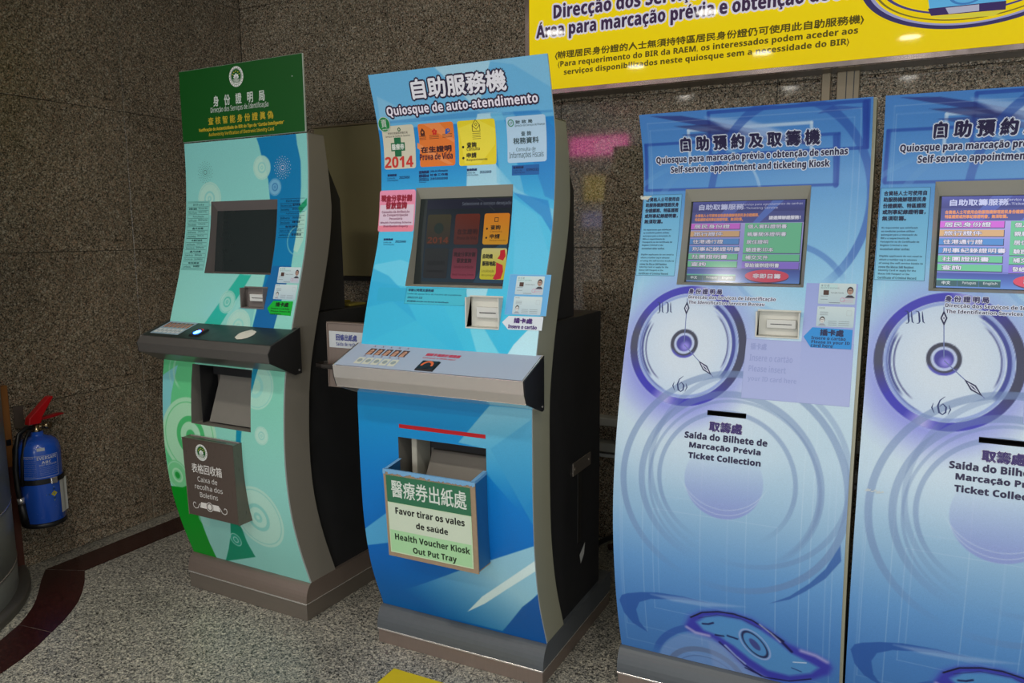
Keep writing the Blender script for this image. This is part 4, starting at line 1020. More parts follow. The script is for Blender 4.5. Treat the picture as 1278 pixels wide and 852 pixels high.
# header facets
cv.poly([(455, 86), (690, 60), (690, 137.1), (455, 156)], (104, 178, 222), 1)
cv.poly([(541, 83), (612, 75), (596, 138), (640, 142), (600, 142), (570, 110)], (178, 216, 232), .8)
cv.poly([(607, 76), (682, 67), (690, 110), (640, 80)], (140, 198, 228), .6)
cv.poly([(470, 120), (530, 150), (475, 156)], (150, 200, 226), .5)
cv.poly([(596, 138), (620, 139), (606, 141), (690, 137), (690, 139.5), (470, 155.5), (470, 153)], (40, 120, 190), .5)
cv.poly([(595.8, 142), (612, 141), (619, 205), (640, 240), (582, 236), (583, 190)], (186, 222, 234), .85)
cv.poly([(612, 141), (626, 140), (655, 245), (625, 238)], (110, 190, 226), .7)
cv.poly([(640, 139), (672, 137), (692, 160), (692, 250), (680, 245)], (30, 120, 196), .55)
cv.poly([(619, 206), (645, 236), (692, 262), (692, 285), (660, 255), (640, 238), (620, 228)], (130, 200, 230), .7)
cv.poly([(640, 240), (684, 250), (694, 300), (676, 270)], (20, 124, 200), .7)
cv.poly([(640, 246), (670, 268), (686, 320), (684, 350), (640, 350)], (86, 192, 230), .8)
# left of the screen
cv.poly([(468, 330), (500, 324), (518, 330), (508, 358), (462, 350)], (112, 206, 234), .7)
cv.poly([(464, 334), (485, 344), (500, 360), (520, 400), (450, 430), (440, 430)], (34, 164, 212), .7)
cv.poly([(450, 385), (490, 376), (560, 434), (440, 436)], (58, 184, 218), .6)
# below the screen: pale facets
cv.poly([(581, 360), (609, 360), (606, 372), (583, 372)], (166, 216, 230), .9)
cv.poly([(545, 360), (581, 360), (592, 410), (612, 442), (580, 438)], (60, 190, 220), .5)
cv.poly([(586, 408), (604, 409), (626, 446), (596, 444)], (120, 208, 226), .8)
cv.poly([(641, 430), (657.5, 412.8), (682, 396), (684, 446), (632, 444)], (188, 226, 236), .95)
# lower panel
cv.poly([(440, 486), (690, 512), (690, 530), (440, 504)], (8, 118, 176), .6)
cv.poly([(611, 506), (676, 512), (674, 610), (650, 640), (606, 590), (606, 560), (572, 552)], (120, 184, 206), .95, fade=((625, 520), (650, 640)))
cv.poly([(668, 520), (668, 660), (640, 610), (612, 560)], (60, 150, 196), .5)
cv.poly([(452, 662), (486, 637), (493, 676), (458, 680)], (92, 172, 214), .85)
cv.poly([(477.8, 742.2), (520, 731), (580.5, 709), (667.4, 681), (672, 740), (626.9, 787), (569, 772.6), (470, 756)], (148, 196, 214), .95, fade=((600, 706), (560, 778)))
cv.poly([(583.4, 763), (602, 744), (632.7, 723.4), (668.9, 698.8), (671, 711), (632.7, 735), (605, 753)], (206, 226, 226), .95)
cv.poly([(673, 740.8), (652, 757), (632.7, 781), (628, 791), (686, 808), (676, 770)], (6, 84, 158), .95)
cv.build('front_panel', PRINT, k2)
fl2, gl2 = recess(S2, scr2, 1.515, .028, .046, BEZEL, k2, GLASSBLK)
card_reader(S2, crd2, READER, k2)
# dim screen picture behind black glass
ik = Ink(fl2); W2 = .350; H2 = float(np.linalg.norm(np.array([0, fl2.ey[1], fl2.ey[2]])))*.0+.283
def sxy(a, b): return (.028+a*.312, H2*(1-b))
ik.rect(sxy(0, .03), sxy(1.03, .97), (10, 20, 26), px=False, off=.0005, seg=2, col2=(14, 40, 52))
ik.rect(sxy(0, .03), sxy(1.03, .14), (18, 22, 40), px=False, off=.0008, seg=2)
ik.text('Seleccione o serviço desejado', sxy(.42, .065), sxy(.98, .115), (104, 112, 124), .0003, px=False, off=.0011)
ik.line([sxy(.58, .02), sxy(.72, .10), sxy(.80, .17)], .0012, (60, 64, 70), .0012, px=False)
ik.poly([sxy(.62, .97), sxy(.80, .60), sxy(.97, .50), sxy(1, .97)], (24, 60, 78), .0008, px=False)
tiles = [((52, 48, 20), (40, 30, 20)), ((92, 30, 8), (70, 22, 8)), ((206, 120, 16), (198, 140, 20)), ((26, 30, 28), (22, 24, 24)), ((78, 28, 36), (130, 44, 64)), ((196, 186, 120), (190, 180, 20))]  # tiles darken leftward: the display's viewing-angle falloff is put into their colours
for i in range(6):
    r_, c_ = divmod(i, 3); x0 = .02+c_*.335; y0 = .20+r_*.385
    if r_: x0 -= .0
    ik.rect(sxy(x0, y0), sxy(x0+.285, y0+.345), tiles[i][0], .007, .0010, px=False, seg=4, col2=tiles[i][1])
def tt(s_, x0, y0, x1, y1, c_, b_=.0004): ik.text(s_, sxy(x0, y0), sxy(x1, y1), c_, b_, px=False, off=.0014)
tt('2014', .04, .46, .29, .53, (92, 40, 14), .001); ik.ring(sxy(.165, .36), .018, 0, (16, 34, 24), .0013, px=False)
tt('在生證明', .39, .37, .62, .43, (40, 8, 4), .0006); tt('Prova de Vida', .39, .45, .62, .49, (44, 12, 6))
ik.ring(sxy(.83, .27), .010, .007, (60, 40, 8), .0013, px=False, n=4, a0=45, a1=405); tt('查詢', .77, .33, .88, .38, (50, 34, 8), .0006); tt('Consulta', .77, .39, .90, .41, (60, 40, 8), .0002); tt('申請', .77, .43, .88, .48, (50, 34, 8), .0006); tt('Requerimento', .77, .49, .95, .51, (60, 40, 8), .0002)
for b_ in (.37, .47): ik.ring(sxy(.73, b_), .0035, 0, (40, 26, 8), .0013, px=False, n=8)
tt('稅務資料', .06, .73, .27, .78, (14, 18, 16)); tt('Consulta de Informações', .06, .83, .27, .86, (14, 18, 16), .0002)
tt('現金分享計劃', .37, .63, .62, .68, (40, 6, 12), .0006); tt('發放查詢', .41, .70, .58, .75, (40, 6, 12), .0006); tt('Consulta da Atribuição', .38, .78, .61, .81, (50, 10, 20), .0002); tt('Wealth Partaking Scheme', .37, .87, .62, .90, (60, 14, 24), .0002)
tt('自助機', .71, .65, .82, .70, (40, 40, 10), .0008); tt('服務地點', .71, .73, .86, .78, (40, 40, 10), .0008); tt('Localização', .71, .82, .85, .85, (60, 60, 10), .0002); tt('dos quiosques', .71, .87, .86, .90, (60, 60, 10), .0002)
ik.poly([sxy(.90, .61), sxy(.95, .60), sxy(.965, .67), sxy(.94, .72), sxy(.875, .70), sxy(.90, .66)], (190, 24, 32), .0016, px=False)
ik.poly([sxy(.865, .74), sxy(.94, .77), sxy(.95, .84), sxy(.93, .92), sxy(.87, .93), sxy(.84, .92), sxy(.87, .86)], (190, 24, 40), .0016, px=False)
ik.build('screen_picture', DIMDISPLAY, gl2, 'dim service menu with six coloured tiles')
# paper outlet bay
pk = pocket(S2, bay2, .11, .11, GREYMET, k2, 'paper_outlet'); yy = float(S2.y(.66))
q = MB(); q.add([(.235, yy+.0, .585), (.471, yy+.0, .585), (.471, yy+.075, .715), (.235, yy+.075, .715), (.235, yy+.08, .585), (.471, yy+.08, .585), (.235, yy+.1, .722), (.471, yy+.1, .722)], [(0, 1, 2, 3), (0, 3, 4), (1, 5, 2), (3, 2, 7, 6)]); q.build('chute', mat('brushed_chute', lin(112, 108, 100), .4, .6, aniso=(60, 3, 3), scale=8), pk)
q = MB(); q.box(.19, yy+.02, .562, .21, yy+.1, .763, .002); q.build('side_bracket', BEZEL, pk)
q = MB(); q.box(.236, yy+.06, .725, .470, yy+.105, .762); q.build('roller_slot', BLACK2, pk)
# cardboard voucher tray taped to the front
tb_ = empty('voucher_tray', (0, 0, 0)); tb_.parent = k2
U0, U1 = .156, .474; ZT, ZB = .682, .402; yT, yB = yb(1.887), yb(1.905); t_ = .004
fz = lambda z: float(S2.y(z))-.0015
for a, b in ((U0, U0+t_), (U1-t_, U1)):
    q = MB(); q.prism([(yT, ZT), (yB, ZB), (fz(ZB), ZB), (fz(.5), .5), (fz(.6), .6), (fz(ZT+.012), ZT+.012)], a, b); q.build('tray_side', BLUESIDE, tb_)
q = MB(); q.prism([(yT-.003, ZT), (yB-.003, ZB-.006), (yB+.001, ZB-.006), (yT+.001, ZT)], U0-.004, U1+.004); q.box(U0, yB, ZB-.004, U1, fz(ZB), ZB); fr_ = q.build('tray_front', CARD, tb_)
q = MB(); rr = random.Random(2); nn = 34
for i in range(nn):
    a = U0-.005+(U1-U0+.010)*i/nn; b = U0-.005+(U1-U0+.010)*(i+1)/nn; d0, d1 = .010+rr.uniform(-.004, .004), .010+rr.uniform(-.004, .004)
    y_ = yT-.0038; q.add([(a, y_, ZT-d0), (b, y_, ZT-d1), (b, y_, ZT+.002), (a, y_, ZT+.002), (b, yT+.003, ZT+.002), (a, yT+.003, ZT+.002)], [(0, 1, 2, 3), (3, 2, 4, 5)])
for u in (U0-.0008, U1+.0008):
    q.add([(u, yT, ZT-.006), (u, fz(ZT), ZT+.004), (u, fz(ZT), ZT+.014), (u, yT, ZT+.003)], [(0, 1, 2, 3)])
    q.add([(u, yT, ZT+.003), (u, fz(ZT), ZT+.014), (u+(.012 if u < .3 else -.012), fz(ZT), ZT+.014), (u+(.012 if u < .3 else -.012), yT, ZT+.003)], [(0, 1, 2, 3)])
q.build('edge_tape', BLUETAPE, tb_, label='torn light blue tape along the rim')
FT = Flat(k2, (U0-.004, yB-.0036, ZB-.006), (1, 0, 0), (0, yT-yB, ZT-ZB+.006)); HT = math.hypot(yT-yB, ZT-ZB+.006); wt = U1-U0+.008
ik = Ink(FT)
ik.rect((.010, HT-.016), (wt-.016, .014), (190, 212, 176), px=False, off=.0006, seg=2)
ik.rect((.010, HT-.016), (wt-.016, HT-.104), (48, 108, 78), px=False, off=.0009, seg=2)
ik.rect((.013, HT-.106), (wt-.020, HT-.196), (196, 208, 188), px=False, off=.0009, seg=2)
ik.rect((.013, HT-.196), (wt-.020, .018), (160, 204, 156), px=False, off=.0009, seg=2)
ik.text('醫療券出紙處', (.028, HT-.030), (wt-.030, HT-.086), (206, 214, 206), .0006, px=False, off=.0013)
dk2 = (24, 26, 24)
ik.text('Favor tirar os vales', (.038, HT-.118), (wt-.040, HT-.140), dk2, .0009, px=False, off=.0013)
ik.text('de saúde', (.112, HT-.158), (.226, HT-.178), dk2, .0009, px=False, off=.0013)
ik.text('Health Voucher Kiosk', (.030, HT-.206), (wt-.026, HT-.227), (34, 50, 34), .0008, px=False, off=.0013)
ik.text('Out Put Tray', (.095, HT-.243), (.252, HT-.268), (34, 50, 34), .0008, px=False, off=.0013)
ik.build('tray_label', LETTER, fr_, 'green and white paper label on the tray')
# print, stickers
ik = Ink(S2)
ik.text('自助服務機', (511.3, 100.1), (633.4, 111.8), (232, 230, 238), .0020, (40, 22, 58), .0070)
ik.text('Quiosque de auto-atendimento', (481.3, 133.5), (672.9, 131.4), (236, 228, 240), .0008, (44, 22, 56), .0055)
ik.build('headline', LETTER, k2)
ik = Ink(S2); bk = (40, 36, 40)
ik.rect((475.8, 158.2), (519.3, 209.6), (206, 200, 178), .008)
ik.ring((498, 161.6), .006, .003, (24, 90, 50), .0008); ik.text('特別行政區政府衛生局', (484, 165.5), (509, 166.5), bk, 0, off=.0008); ik.text('Serviços de Saúde do Governo', (481, 169.6), (512, 169.7), bk, 0, off=.0008)
u_, z_ = S2.uv(496.9, 183.6)
ik.rect((u_-.013, z_+.030), (u_+.013, z_-.030), (14, 104, 62), px=False, off=.0008, seg=2); ik.rect((u_-.027, z_+.014), (u_+.027, z_-.012), (14, 104, 62), px=False, off=.0009, seg=2)
ik.text('醫療券', (u_-.024, z_+.010), (u_+.024, z_-.008), (210, 214, 206), .0006, px=False, off=.0012)
ik.text('2014', (480.6, 196.3), (515.9, 207.9), (200, 52, 44), .0014, off=.0010)
ik.rect((520.8, 155), (568.3, 206.2), (226, 118, 40), .008)
ik.poly([(521, 178), (545, 192), (566, 204), (560, 205), (540, 196), (521, 185)], (232, 140, 78), .0007)
ik.poly([(528, 155), (548, 153), (568, 175), (567, 178)], (232, 136, 72), .0007)
u_, z_ = S2.uv(527.5, 165.6); ik.poly([(u_-.008, z_-.010), (u_-.008, z_+.004), (u_, z_+.014), (u_+.008, z_+.004), (u_+.008, z_-.010)], (80, 34, 20), .0009, px=False); ik.ring((u_, z_+.001), .004, 0, (226, 130, 60), .0012, px=False, n=4)
u_, z_ = S2.uv(542.3, 164.6)
for a in range(5): ik.ring((u_+.006*math.cos(a*1.257+1.57), z_+.006*math.sin(a*1.257+1.57)), .004, 0, (206, 40, 24), .0009, px=False, n=8)
u_, z_ = S2.uv(558.8, 163); ik.ring((u_, z_), .009, 0, (36, 92, 176), .0009, px=False, ry=.75, n=12); ik.ring((u_-.005, z_-.005), .005, 0, (36, 92, 176), .0009, px=False, n=10); ik.ring((u_+.002, z_+.001), .003, 0, (200, 140, 90), .0012, px=False, n=8)
for x0, x1 in ((523.6, 532), (536, 548), (552.5, 564.5)):
    for k in range(3): 
        ua, za = S2.uv(x0, 170.6-.11*(x0-524)+k*1.9); ub, _ = S2.uv(x1, 170.6); ik.line([(ua, za), (ub, za)], .0013, (70, 36, 24), .0009, px=False)
ik.text('在生證明', (525.6, 183.6), (563.5, 188.5), (62, 20, 22), .0012, off=.0010)
ik.text('Prova de Vida', (524, 192), (565.1, 197.8), (70, 20, 40), .0008, off=.0010)
ik.rect((570, 151.3), (619.7, 204.7), (230, 208, 30), .008)
ik.poly([(572, 160), (598, 150), (618, 160), (618, 180), (600, 204), (580, 204)], (236, 218, 60), .0007)
u_, z_ = S2.uv(594, 157); ik.line([(u_-.013, z_-.016), (u_-.013, z_+.002), (u_, z_+.018), (u_+.013, z_+.002), (u_+.013, z_-.016), (u_-.013, z_-.016)], .0022, (70, 60, 14), .0009, px=False)
ik.line([(u_-.013, z_+.002), (u_, z_-.010), (u_+.013, z_+.002)], .002, (70, 60, 14), .0009, px=False); ik.ring((u_, z_+.004), .0055, .0035, (70, 60, 14), .0010, px=False, n=4)
for k in range(4): ik.line([(u_-.015, z_-.022-k*.0052), (u_+.014, z_-.022-k*.0052)], .0014, (96, 84, 24), .0009, px=False)
for s_, tl, br, bo in (('查詢', (582.7, 177.7), (594.7, 183.6), .0008), ('Consulta', (582.7, 184.2), (599, 187.2), .0004), ('申請', (582.7, 191), (594.7, 196.5), .0008), ('Requerimento', (582.7, 198.2), (608.5, 200.3), .0004)):
    ik.text(s_, tl, br, (56, 50, 10), bo, off=.0010)
for c_ in ((578.2, 183.6), (578.5, 197.3)): ik.ring(c_, .0042, 0, (30, 28, 12), .0009, n=10)
ik.rect((631, 146.2), (682.4, 201), (178, 208, 232), .008)
g_ = (60, 84, 92)
ik.ring((637.6, 153.6), .0105, .0075, (70, 140, 110), .0009); ik.ring((637.6, 153.6), .006, .003, (120, 150, 150), .0009, rot=30, ry=.6)
for s_, tl, br, bo in (('財政局', (643.3, 150.4), (664.5, 153), .0004), ('Direcção dos Serviços de Finanças', (642.7, 155.5), (680.3, 155.5), .0001), ('查詢', (650.3, 164), (663, 168.8), .0003), ('稅務資料', (640.8, 172.4), (672.5, 177.9), .0006), ('Consulta de', (644.4, 184.2), (668.7, 187.4), .0003), ('Informações Fiscais', (635.9, 190), (678.6, 195.2), .0003)):
    ik.text(s_, tl, br, g_, bo, off=.0010, space=1.3 if s_ in ('財政局', '查詢') else 1.0)
ik.build('service_tiles', LETTER, k2, 'four rounded service tiles: beige, orange, yellow and pale blue')
ik = Ink(S2)
ik.ring((479.8, 155.5), .0235, 0, (196, 210, 196), .0020, n=36); ik.ring((479.8, 155.5), .0215, 0, (20, 128, 62), .0024, n=36)
ik.text('賣', (475.4, 149.5), (484, 159), (214, 222, 214), 0, off=.0030)
ik.text('aotop', (478, 161), (487, 162.4), (214, 222, 214), .0004, off=.0030)
ik.build('round_sticker', LETTER, k2, 'round green sticker with a white character')
ik = Ink(S2); nb = (14, 44, 96)
def hot(x, y, num, w=27):
    ik.text('查詢熱線', (x, y), (x+w*.42, y+2.4), nb, .0006, off=.0008); ik.text('Linha de', (x, y+4), (x+w*.35, y+5.8), nb, .0002, off=.0008); ik.text('informações', (x, y+6.8), (x+w*.48, y+8.4), nb, .0002, off=.0008)
    ik.text(num, (x+w*.54, y+2.6), (x+w*1.02, y+5.2), nb, .0004, off=.0008)
hot(483.8, 217.4, '28225050'); hot(582.7, 210.5, '28222059', 30); ik.rect((639, 206.5), (672.8, 217.5), (20, 96, 168), 0, .0005, seg=2); hot(640.5, 207.6, '83990333', 31); hot(479, 297.4, '28225000')
for k, (a, b) in enumerate((('查詢熱線', 'Linha de Informações'), ('退休基金會', '社會工作局'), ('28356556', '28580098'))):
    ik.text(a, (523, 213.2+k*4.8), (535.5, 216.2+k*4.8), nb, .0006, off=.0008); ik.text(b, (537, 212+k*4.8), (559, 214+k*4.8), nb, .0004, off=.0008)
    ik.line([S2.uv(523, 218+k*4.8), S2.uv(532, 217.6+k*4.8)], .0012, nb, .0008, px=False)
ik.rect((472.8, 358.4), (506, 376.3), (38, 168, 208), 0, .0004); ik.rect((507.7, 358.4), (579.3, 381.6), (60, 180, 204), 0, .0004); ik.frame((507.7, 358.4), (579.3, 381.6), .0008, (30, 130, 160), .0006)
for s_, tl, br, bo in (('非辦公時間支援熱線', (510.2, 359.9), (541.3, 364.2), .0004), ('Linha de apoio fora do horário de expediente', (509.2, 365), (575.7, 370), .0003), ('28223122', (508.7, 369.6), (527.1, 372.6), .0007), ('身份證明局 Direcção dos Serviços de Identificação', (508.3, 374.4), (559.9, 378.3), .0002)):
    ik.text(s_, tl, br, (8, 66, 96), bo, off=.0009)
ik.build('hotline_lettering', LETTER, k2)
ik = Ink(S2)
ik.rect((474.3, 238), (516.1, 288.7), (232, 146, 178), .008, seg=10, col2=(228, 130, 150))
ik.rect((474.8, 256), (515.4, 281), (220, 196, 210), 0, .0006, seg=4, col2=(214, 190, 210))
rd = (150, 24, 50); rd2 = (120, 40, 76)
ik.text('現金分享計劃', (476.4, 243.9), (513.8, 250.6), rd, .0016, off=.0010); ik.text('發放查詢', (482.1, 252.3), (507.5, 260.1), rd, .0016, off=.0010)
for s_, tl, br in (('Consulta da Atribuição', (477, 262.9), (511.3, 265.4)), ('da Comparticipação', (478.5, 266.9), (509.2, 270.3)), ('Pecuniária', (486.3, 271.3), (502.2, 274)), ('Wealth Partaking Scheme', (475, 276.6), (513.4, 279.2)), ('Distribution Enquiry', (479, 280.8), (509.2, 283.8))):
    ik.text(s_, tl, br, rd2, .0005, off=.0010)
ik.build('pink_sticker', LETTER, k2, 'pink square sticker with dark red lettering')
ik = Ink(S2)
ik.rect((637, 342.1), (681.4, 394.3), (96, 168, 220), 0, .0006); ik.frame((637, 342.1), (681.4, 394.3), .0008, (130, 190, 226), .0008)
id_cards(ik, ((645.7, 344.1), (677.4, 368.2)), ((642.2, 369.3), (674.5, 393.2)))
ik.poly([(626.9, 401.9), (635.2, 394), (678.6, 395.2), (676.3, 412.5), (634.3, 411)], (206, 214, 222), .0016)
ik.text('插卡處', (642.2, 396.6), (664.3, 403.7), (70, 40, 110), .0012, off=.0021); ik.text('Insere o cartão', (634.9, 404.8), (670, 411), (70, 40, 110), .0011, off=.0021)
ik.build('card_sticker', LETTER, k2, 'white arrow sticker below two printed identity cards')
ik = Ink(S2); ik.rect((.160, .808), (.472, .7955), (176, 16, 26), px=False, off=.0008, seg=2); ik.build('red_strip', LETTER, k2, 'narrow red tape over the outlet')
shell(S2, 1.735, BEIGE, k2)
cabinet(S2, 1.13, yb(2.56), BLACK, k2)
housing(S2, [(yb(2.19), 1.635), (yb(2.285), 1.63), (yb(2.349), 1.536), (yb(2.353), 1.132), (yb(2.12), 1.132)], BLACK, k2, .03)
plinth(S2, yb(2.65), CHAR, STEELB, k2, zk=.048, zt=.128, yfront=yb(2.032))
q = MB(); q.box(.6134, yb(2.30), .60, .618, yb(2.46), .645, .001); hb = q.build('hasp_plate', STEELD, k2)
q = MB(); q.box(.6134, yb(2.345), .35, .6165, yb(2.375), .60, .001); q.build('hasp_bar', mat('dark_bar', lin(60, 58, 56), .4, .6), hb)
for yy_ in (2.315, 2.445):
    q = MB(); q.lathe([(0, .6195), (.007, .6195), (.007, .618)], yb(yy_), .622, 10, axis='x'); q.v = [(y, x, z) for x, y, z in q.v]; q.build('bolt', STEELD, hb)
q = MB(); q.add([(.6135, yb(2.37), .30), (.6138, yb(2.42), .33), (.6138, yb(2.41), .29), (.6138, yb(2.38), .265)], [(0, 1, 2, 3)]); q.build('paint_chip', WHITEP, k2, label='torn pale scrap stuck on the black side')
pr = [(yb(2.0), 1.052), (yb(1.868), .999), (yb(1.874), .960), (yb(1.885), .930), (yb(1.99), .890), (yb(2.0), .893)]
sh = shelf(S2, pr, -.020, .648, STEEL, BLACK2, k2)
ft = Flat(k2, (-.016, yb(1.868), .9995), (1, 0, 0), (0, .132, .053)); TD = math.hypot(.132, .053)
ik = Ink(ft); ik.rect((.004, TD-.002), (.656, .003), (168, 180, 200), px=False, off=.0008, seg=2); ts = ik.build('top_sheet', LETTER, sh, 'pale lavender printed sheet')
ik = Ink(ft)
hand_icons(ik, 5, .070, .225, .112, .074, .0014)
for k in range(5):
    a = .066+.0315*k; ik.rect((a, .056), (a+.026, .018), (206, 206, 190), .002, .0014, px=False, seg=2); ik.ring((a+.013, .038), .0085, 0, (150, 160, 160), .0018, px=False, ry=1.2, n=12)
    for zz in (.124, .066): ik.line([(a+.010, zz+.005), (a+.017, zz-.004)], .0014, (150, 60, 60), .0014, px=False); ik.line([(a+.016, zz+.005), (a+.009, zz-.004)], .0010, (90, 90, 110), .0014, px=False)
ik.build('usage_photos', LETTER, ts, 'small photographs of a finger on the reader'); ik = Ink(ft)
ik.text('請將手指放於感應器', (.288, .108), (.408, .092), (200, 60, 84), .0008, px=False, off=.0014)
ik.text('Coloque o dedo aqui', (.286, .086), (.400, .075), (200, 84, 104), .0004, px=False, off=.0014)
ik.build('usage_lettering', LETTER, ts, 'red two line lettering above the reader')
q = MB(); q.add([ft.P(a, b, o_) for a, b, o_ in ((.298, .008, .001), (.362, .008, .001), (.362, .062, .001), (.298, .062, .001), (.302, .012, .006), (.358, .012, .006), (.358, .058, .006), (.302, .058, .006))], [(4, 5, 6, 7), (0, 1, 5, 4), (1, 2, 6, 5), (2, 3, 7, 6), (3, 0, 4, 7)])
fp = q.build('fingerprint_reader', BLACK2, sh)
ik = Ink(ft); ik.ring((.330, .030), .021, .0135, (228, 106, 50), .0066, px=False, ry=1.25, a0=-5, a1=185, n=20); ik.ring((.330, .030), .0125, 0, (30, 32, 36), .0068, px=False, ry=1.4)
ik.build('orange_arch', LETTER, fp, 'orange arch mark')
# receipt tray on the left flank
rt = empty('receipt_tray', (0, 0, 0)); rt.parent = k2; yr = yb(2.05)
q = MB(); q.box(-.185, yr, .884, .0, yr+.004, 1.106, .001); q.box(-.188, yr-.004, .884, -.184, yr+.03, 1.108, .001); q.box(-.188, yr-.004, 1.104, .0, yr+.02, 1.109, .001); q.build('back_plate', STEELB, rt)
fr = Flat(k2, (-.185, yr-.0004, .884), (1, 0, 0), (0, 0, 1)); ik = Ink(fr)
ik.rect((.006, .194), (.178, .138), (186, 190, 192), px=False, off=.0004, seg=2)
ik.text('回條出紙處', (.036, .184), (.124, .163), (70, 76, 130), .0009, px=False, off=.0009); ik.text('Saída de recibo', (.036, .158), (.124, .145), (70, 76, 130), .0004, px=False, off=.0009)
ik.build('tray_sticker', LETTER, rt, 'white sticker on the receipt tray')
q = MB(); n = 20; pts = [(-.185, yr), (-.198, yr-.01), (-.203, yr-.03), (-.195, yr-.055), (-.16, yr-.068), (-.09, yr-.07), (-.025, yr-.07), (-.02, yr)]
q.prism_z(pts, .960, .964)
for i in range(len(pts)-2):
    (x0, y0), (x1, y1) = pts[i], pts[i+1]; q.add([(x0, y0, .960), (x1, y1, .960), (x1, y1, .974), (x0, y0, .974)], [(0, 1, 2, 3)])
q.build('catch_tray', mat('dark_tray_metal', lin(70, 64, 60), .3, .7), rt)
tag(k2, 'blue kiosk with four rounded service tiles and a taped cardboard tray', 'kiosk')

# ------------------------------------------------------------------ KIOSKS 3 and 4, pale blue with clock face
PR3 = [(.125, 2.171), (.26, 2.127), (.43, 2.09), (.586, 2.075), (.776, 2.09), (.96, 2.133), (1.07, 2.169), (1.21, 2.227), (1.33, 2.275), (1.45, 2.31), (1.528, 2.325), (1.64, 2.31), (1.745, 2.268)]
YB3 = 2.13; yb = lambda y: y-YB3
k3 = kiosk_root('ticketing_kiosk', (-.72, YB3, 0)); S3 = Curved(k3, [(z, y-YB3) for z, y in PR3], .628)
scr3 = (.1295, .4805, 1.2495, 1.528); crd3 = (.3705, .4777, 1.118, 1.184); slt3 = (.2575, .3622, .898, .9112)
cv = Canvas(S3, .127, 1.745, [scr3, crd3, slt3], .0023)
cv.vgrad([(.12, (64, 116, 180)), (.3, (72, 126, 190)), (.46, (98, 150, 204)), (.62, (140, 178, 210)), (.8, (176, 202, 220)), (1.0, (190, 212, 226)), (1.12, (176, 208, 228)), (1.24, (150, 202, 230)), (1.36, (110, 174, 220)), (1.5, (80, 146, 208)), (1.75, (70, 130, 202))])
cv.disc((1040, 300), .30, (150, 196, 228), .35, r2=.2, soft=.2); cv.disc((870, 470), .25, (210, 220, 232), .5, soft=.2)
NV = (34, 76, 166)
# header artwork
def rrframe(x0, y0, x1, y1, col, w, a, sides='tlbr', px_=True):
    P_ = [(x0, y0), (x1, y0), (x1, y1), (x0, y1)]
    (u0, z1), (u1, z0) = S3.uv(x0, y0), S3.uv(x1, y1)
    seg = dict(t=[(u0, z1), (u1, z1)], r=[(u1, z1), (u1, z0)], b=[(u1, z0), (u0, z0)], l=[(u0, z0), (u0, z1)])
    for k in sides: cv.line(seg[k], w, col, a, px=False)
rrframe(805.5, 181, 1045, 230, NV, .008, .8); cv.line([S3.uv(1043, 170), S3.uv(1043, 231)], .014, NV, .8, px=False)
cv.line([S3.uv(806.5, 183), S3.uv(806.5, 236)], .012, NV, .6, px=False)
rrframe(884, 140.5, 1082.5, 184, NV, .009, .85, 'tlbr'); cv.line([S3.uv(1080.5, 128), S3.uv(1080.5, 182)], .015, (24, 60, 156), .85, px=False)
rrframe(859, 163, 1012, 208, (200, 220, 240), .008, .8, 'tlr')
cv.poly([(811, 145), (850, 144.5), (884, 150), (925, 158), (1000, 172), (1018, 182), (960, 174), (905, 164), (870, 156)], (40, 48, 120), .75)
cv.poly([(841, 157.5), (885, 155), (950, 168), (905, 170)], (48, 52, 110), .7)
cv.poly([(850, 168), (905, 164), (960, 178), (900, 178)], (40, 44, 110), .5)
cv.poly([(880, 146), (935, 150), (990, 168), (960, 172), (905, 160)], (170, 196, 232), .7, soft=.01)
cv.poly([(905, 168), (960, 160), (1000, 178), (950, 182)], (150, 180, 226), .5, soft=.01)
cv.poly([(1020, 142), (1080, 134), (1040, 131)], (36, 60, 150), .5)
uu, zz = S3.uv(982, 250)
cv.ring((uu, zz), .215, .020, NV, .6, px=False, r2=.27, arc=(-60, 215, 25)); cv.ring((uu, zz-.32), .19, .015, NV, .4, px=False, r2=.20, arc=(30, 160, 15))
cv.ring(S3.uv(920, 330), .30, .016, (90, 150, 206), .4, px=False, r2=.34, arc=(100, 200, 30))
cv.ring(S3.uv(905, 250), .10, .004, (196, 216, 236), .5, px=False, r2=.13, arc=(0, 90, 20)); cv.ring(S3.uv(890, 250), .13, .003, (196, 216, 236), .5, px=False, r2=.15, arc=(0, 100, 20))
for u0_, u1_, z0_, z1_ in ((.022, .60, .16, 1.72), (.028, .585, .22, 1.70), (.12, .46, .30, .62), (.135, .33, .34, .66)):
    for sgm in ([(u0_, z0_), (u0_, z1_)], [(u1_, z0_), (u1_, z1_)], [(u0_, z0_), (u1_, z0_)], [(u0_, z1_), (u1_, z1_)]): cv.line(sgm, .0012, (186, 206, 230), .45, px=False)
for u_ in (.09, .255, .38, .52, .545): cv.line([(u_, .2), (u_, 1.22)], .001, (206, 220, 234), .4, px=False)
# faint big arcs behind the info sheet and clock
cv.ring(S3.uv(870, 330), .30, .014, (100, 160, 212), .35, px=False, arc=(90, 220, 30)); cv.ring(S3.uv(1000, 300), .20, .012, (110, 160, 210), .35, px=False, arc=(180, 330, 20))
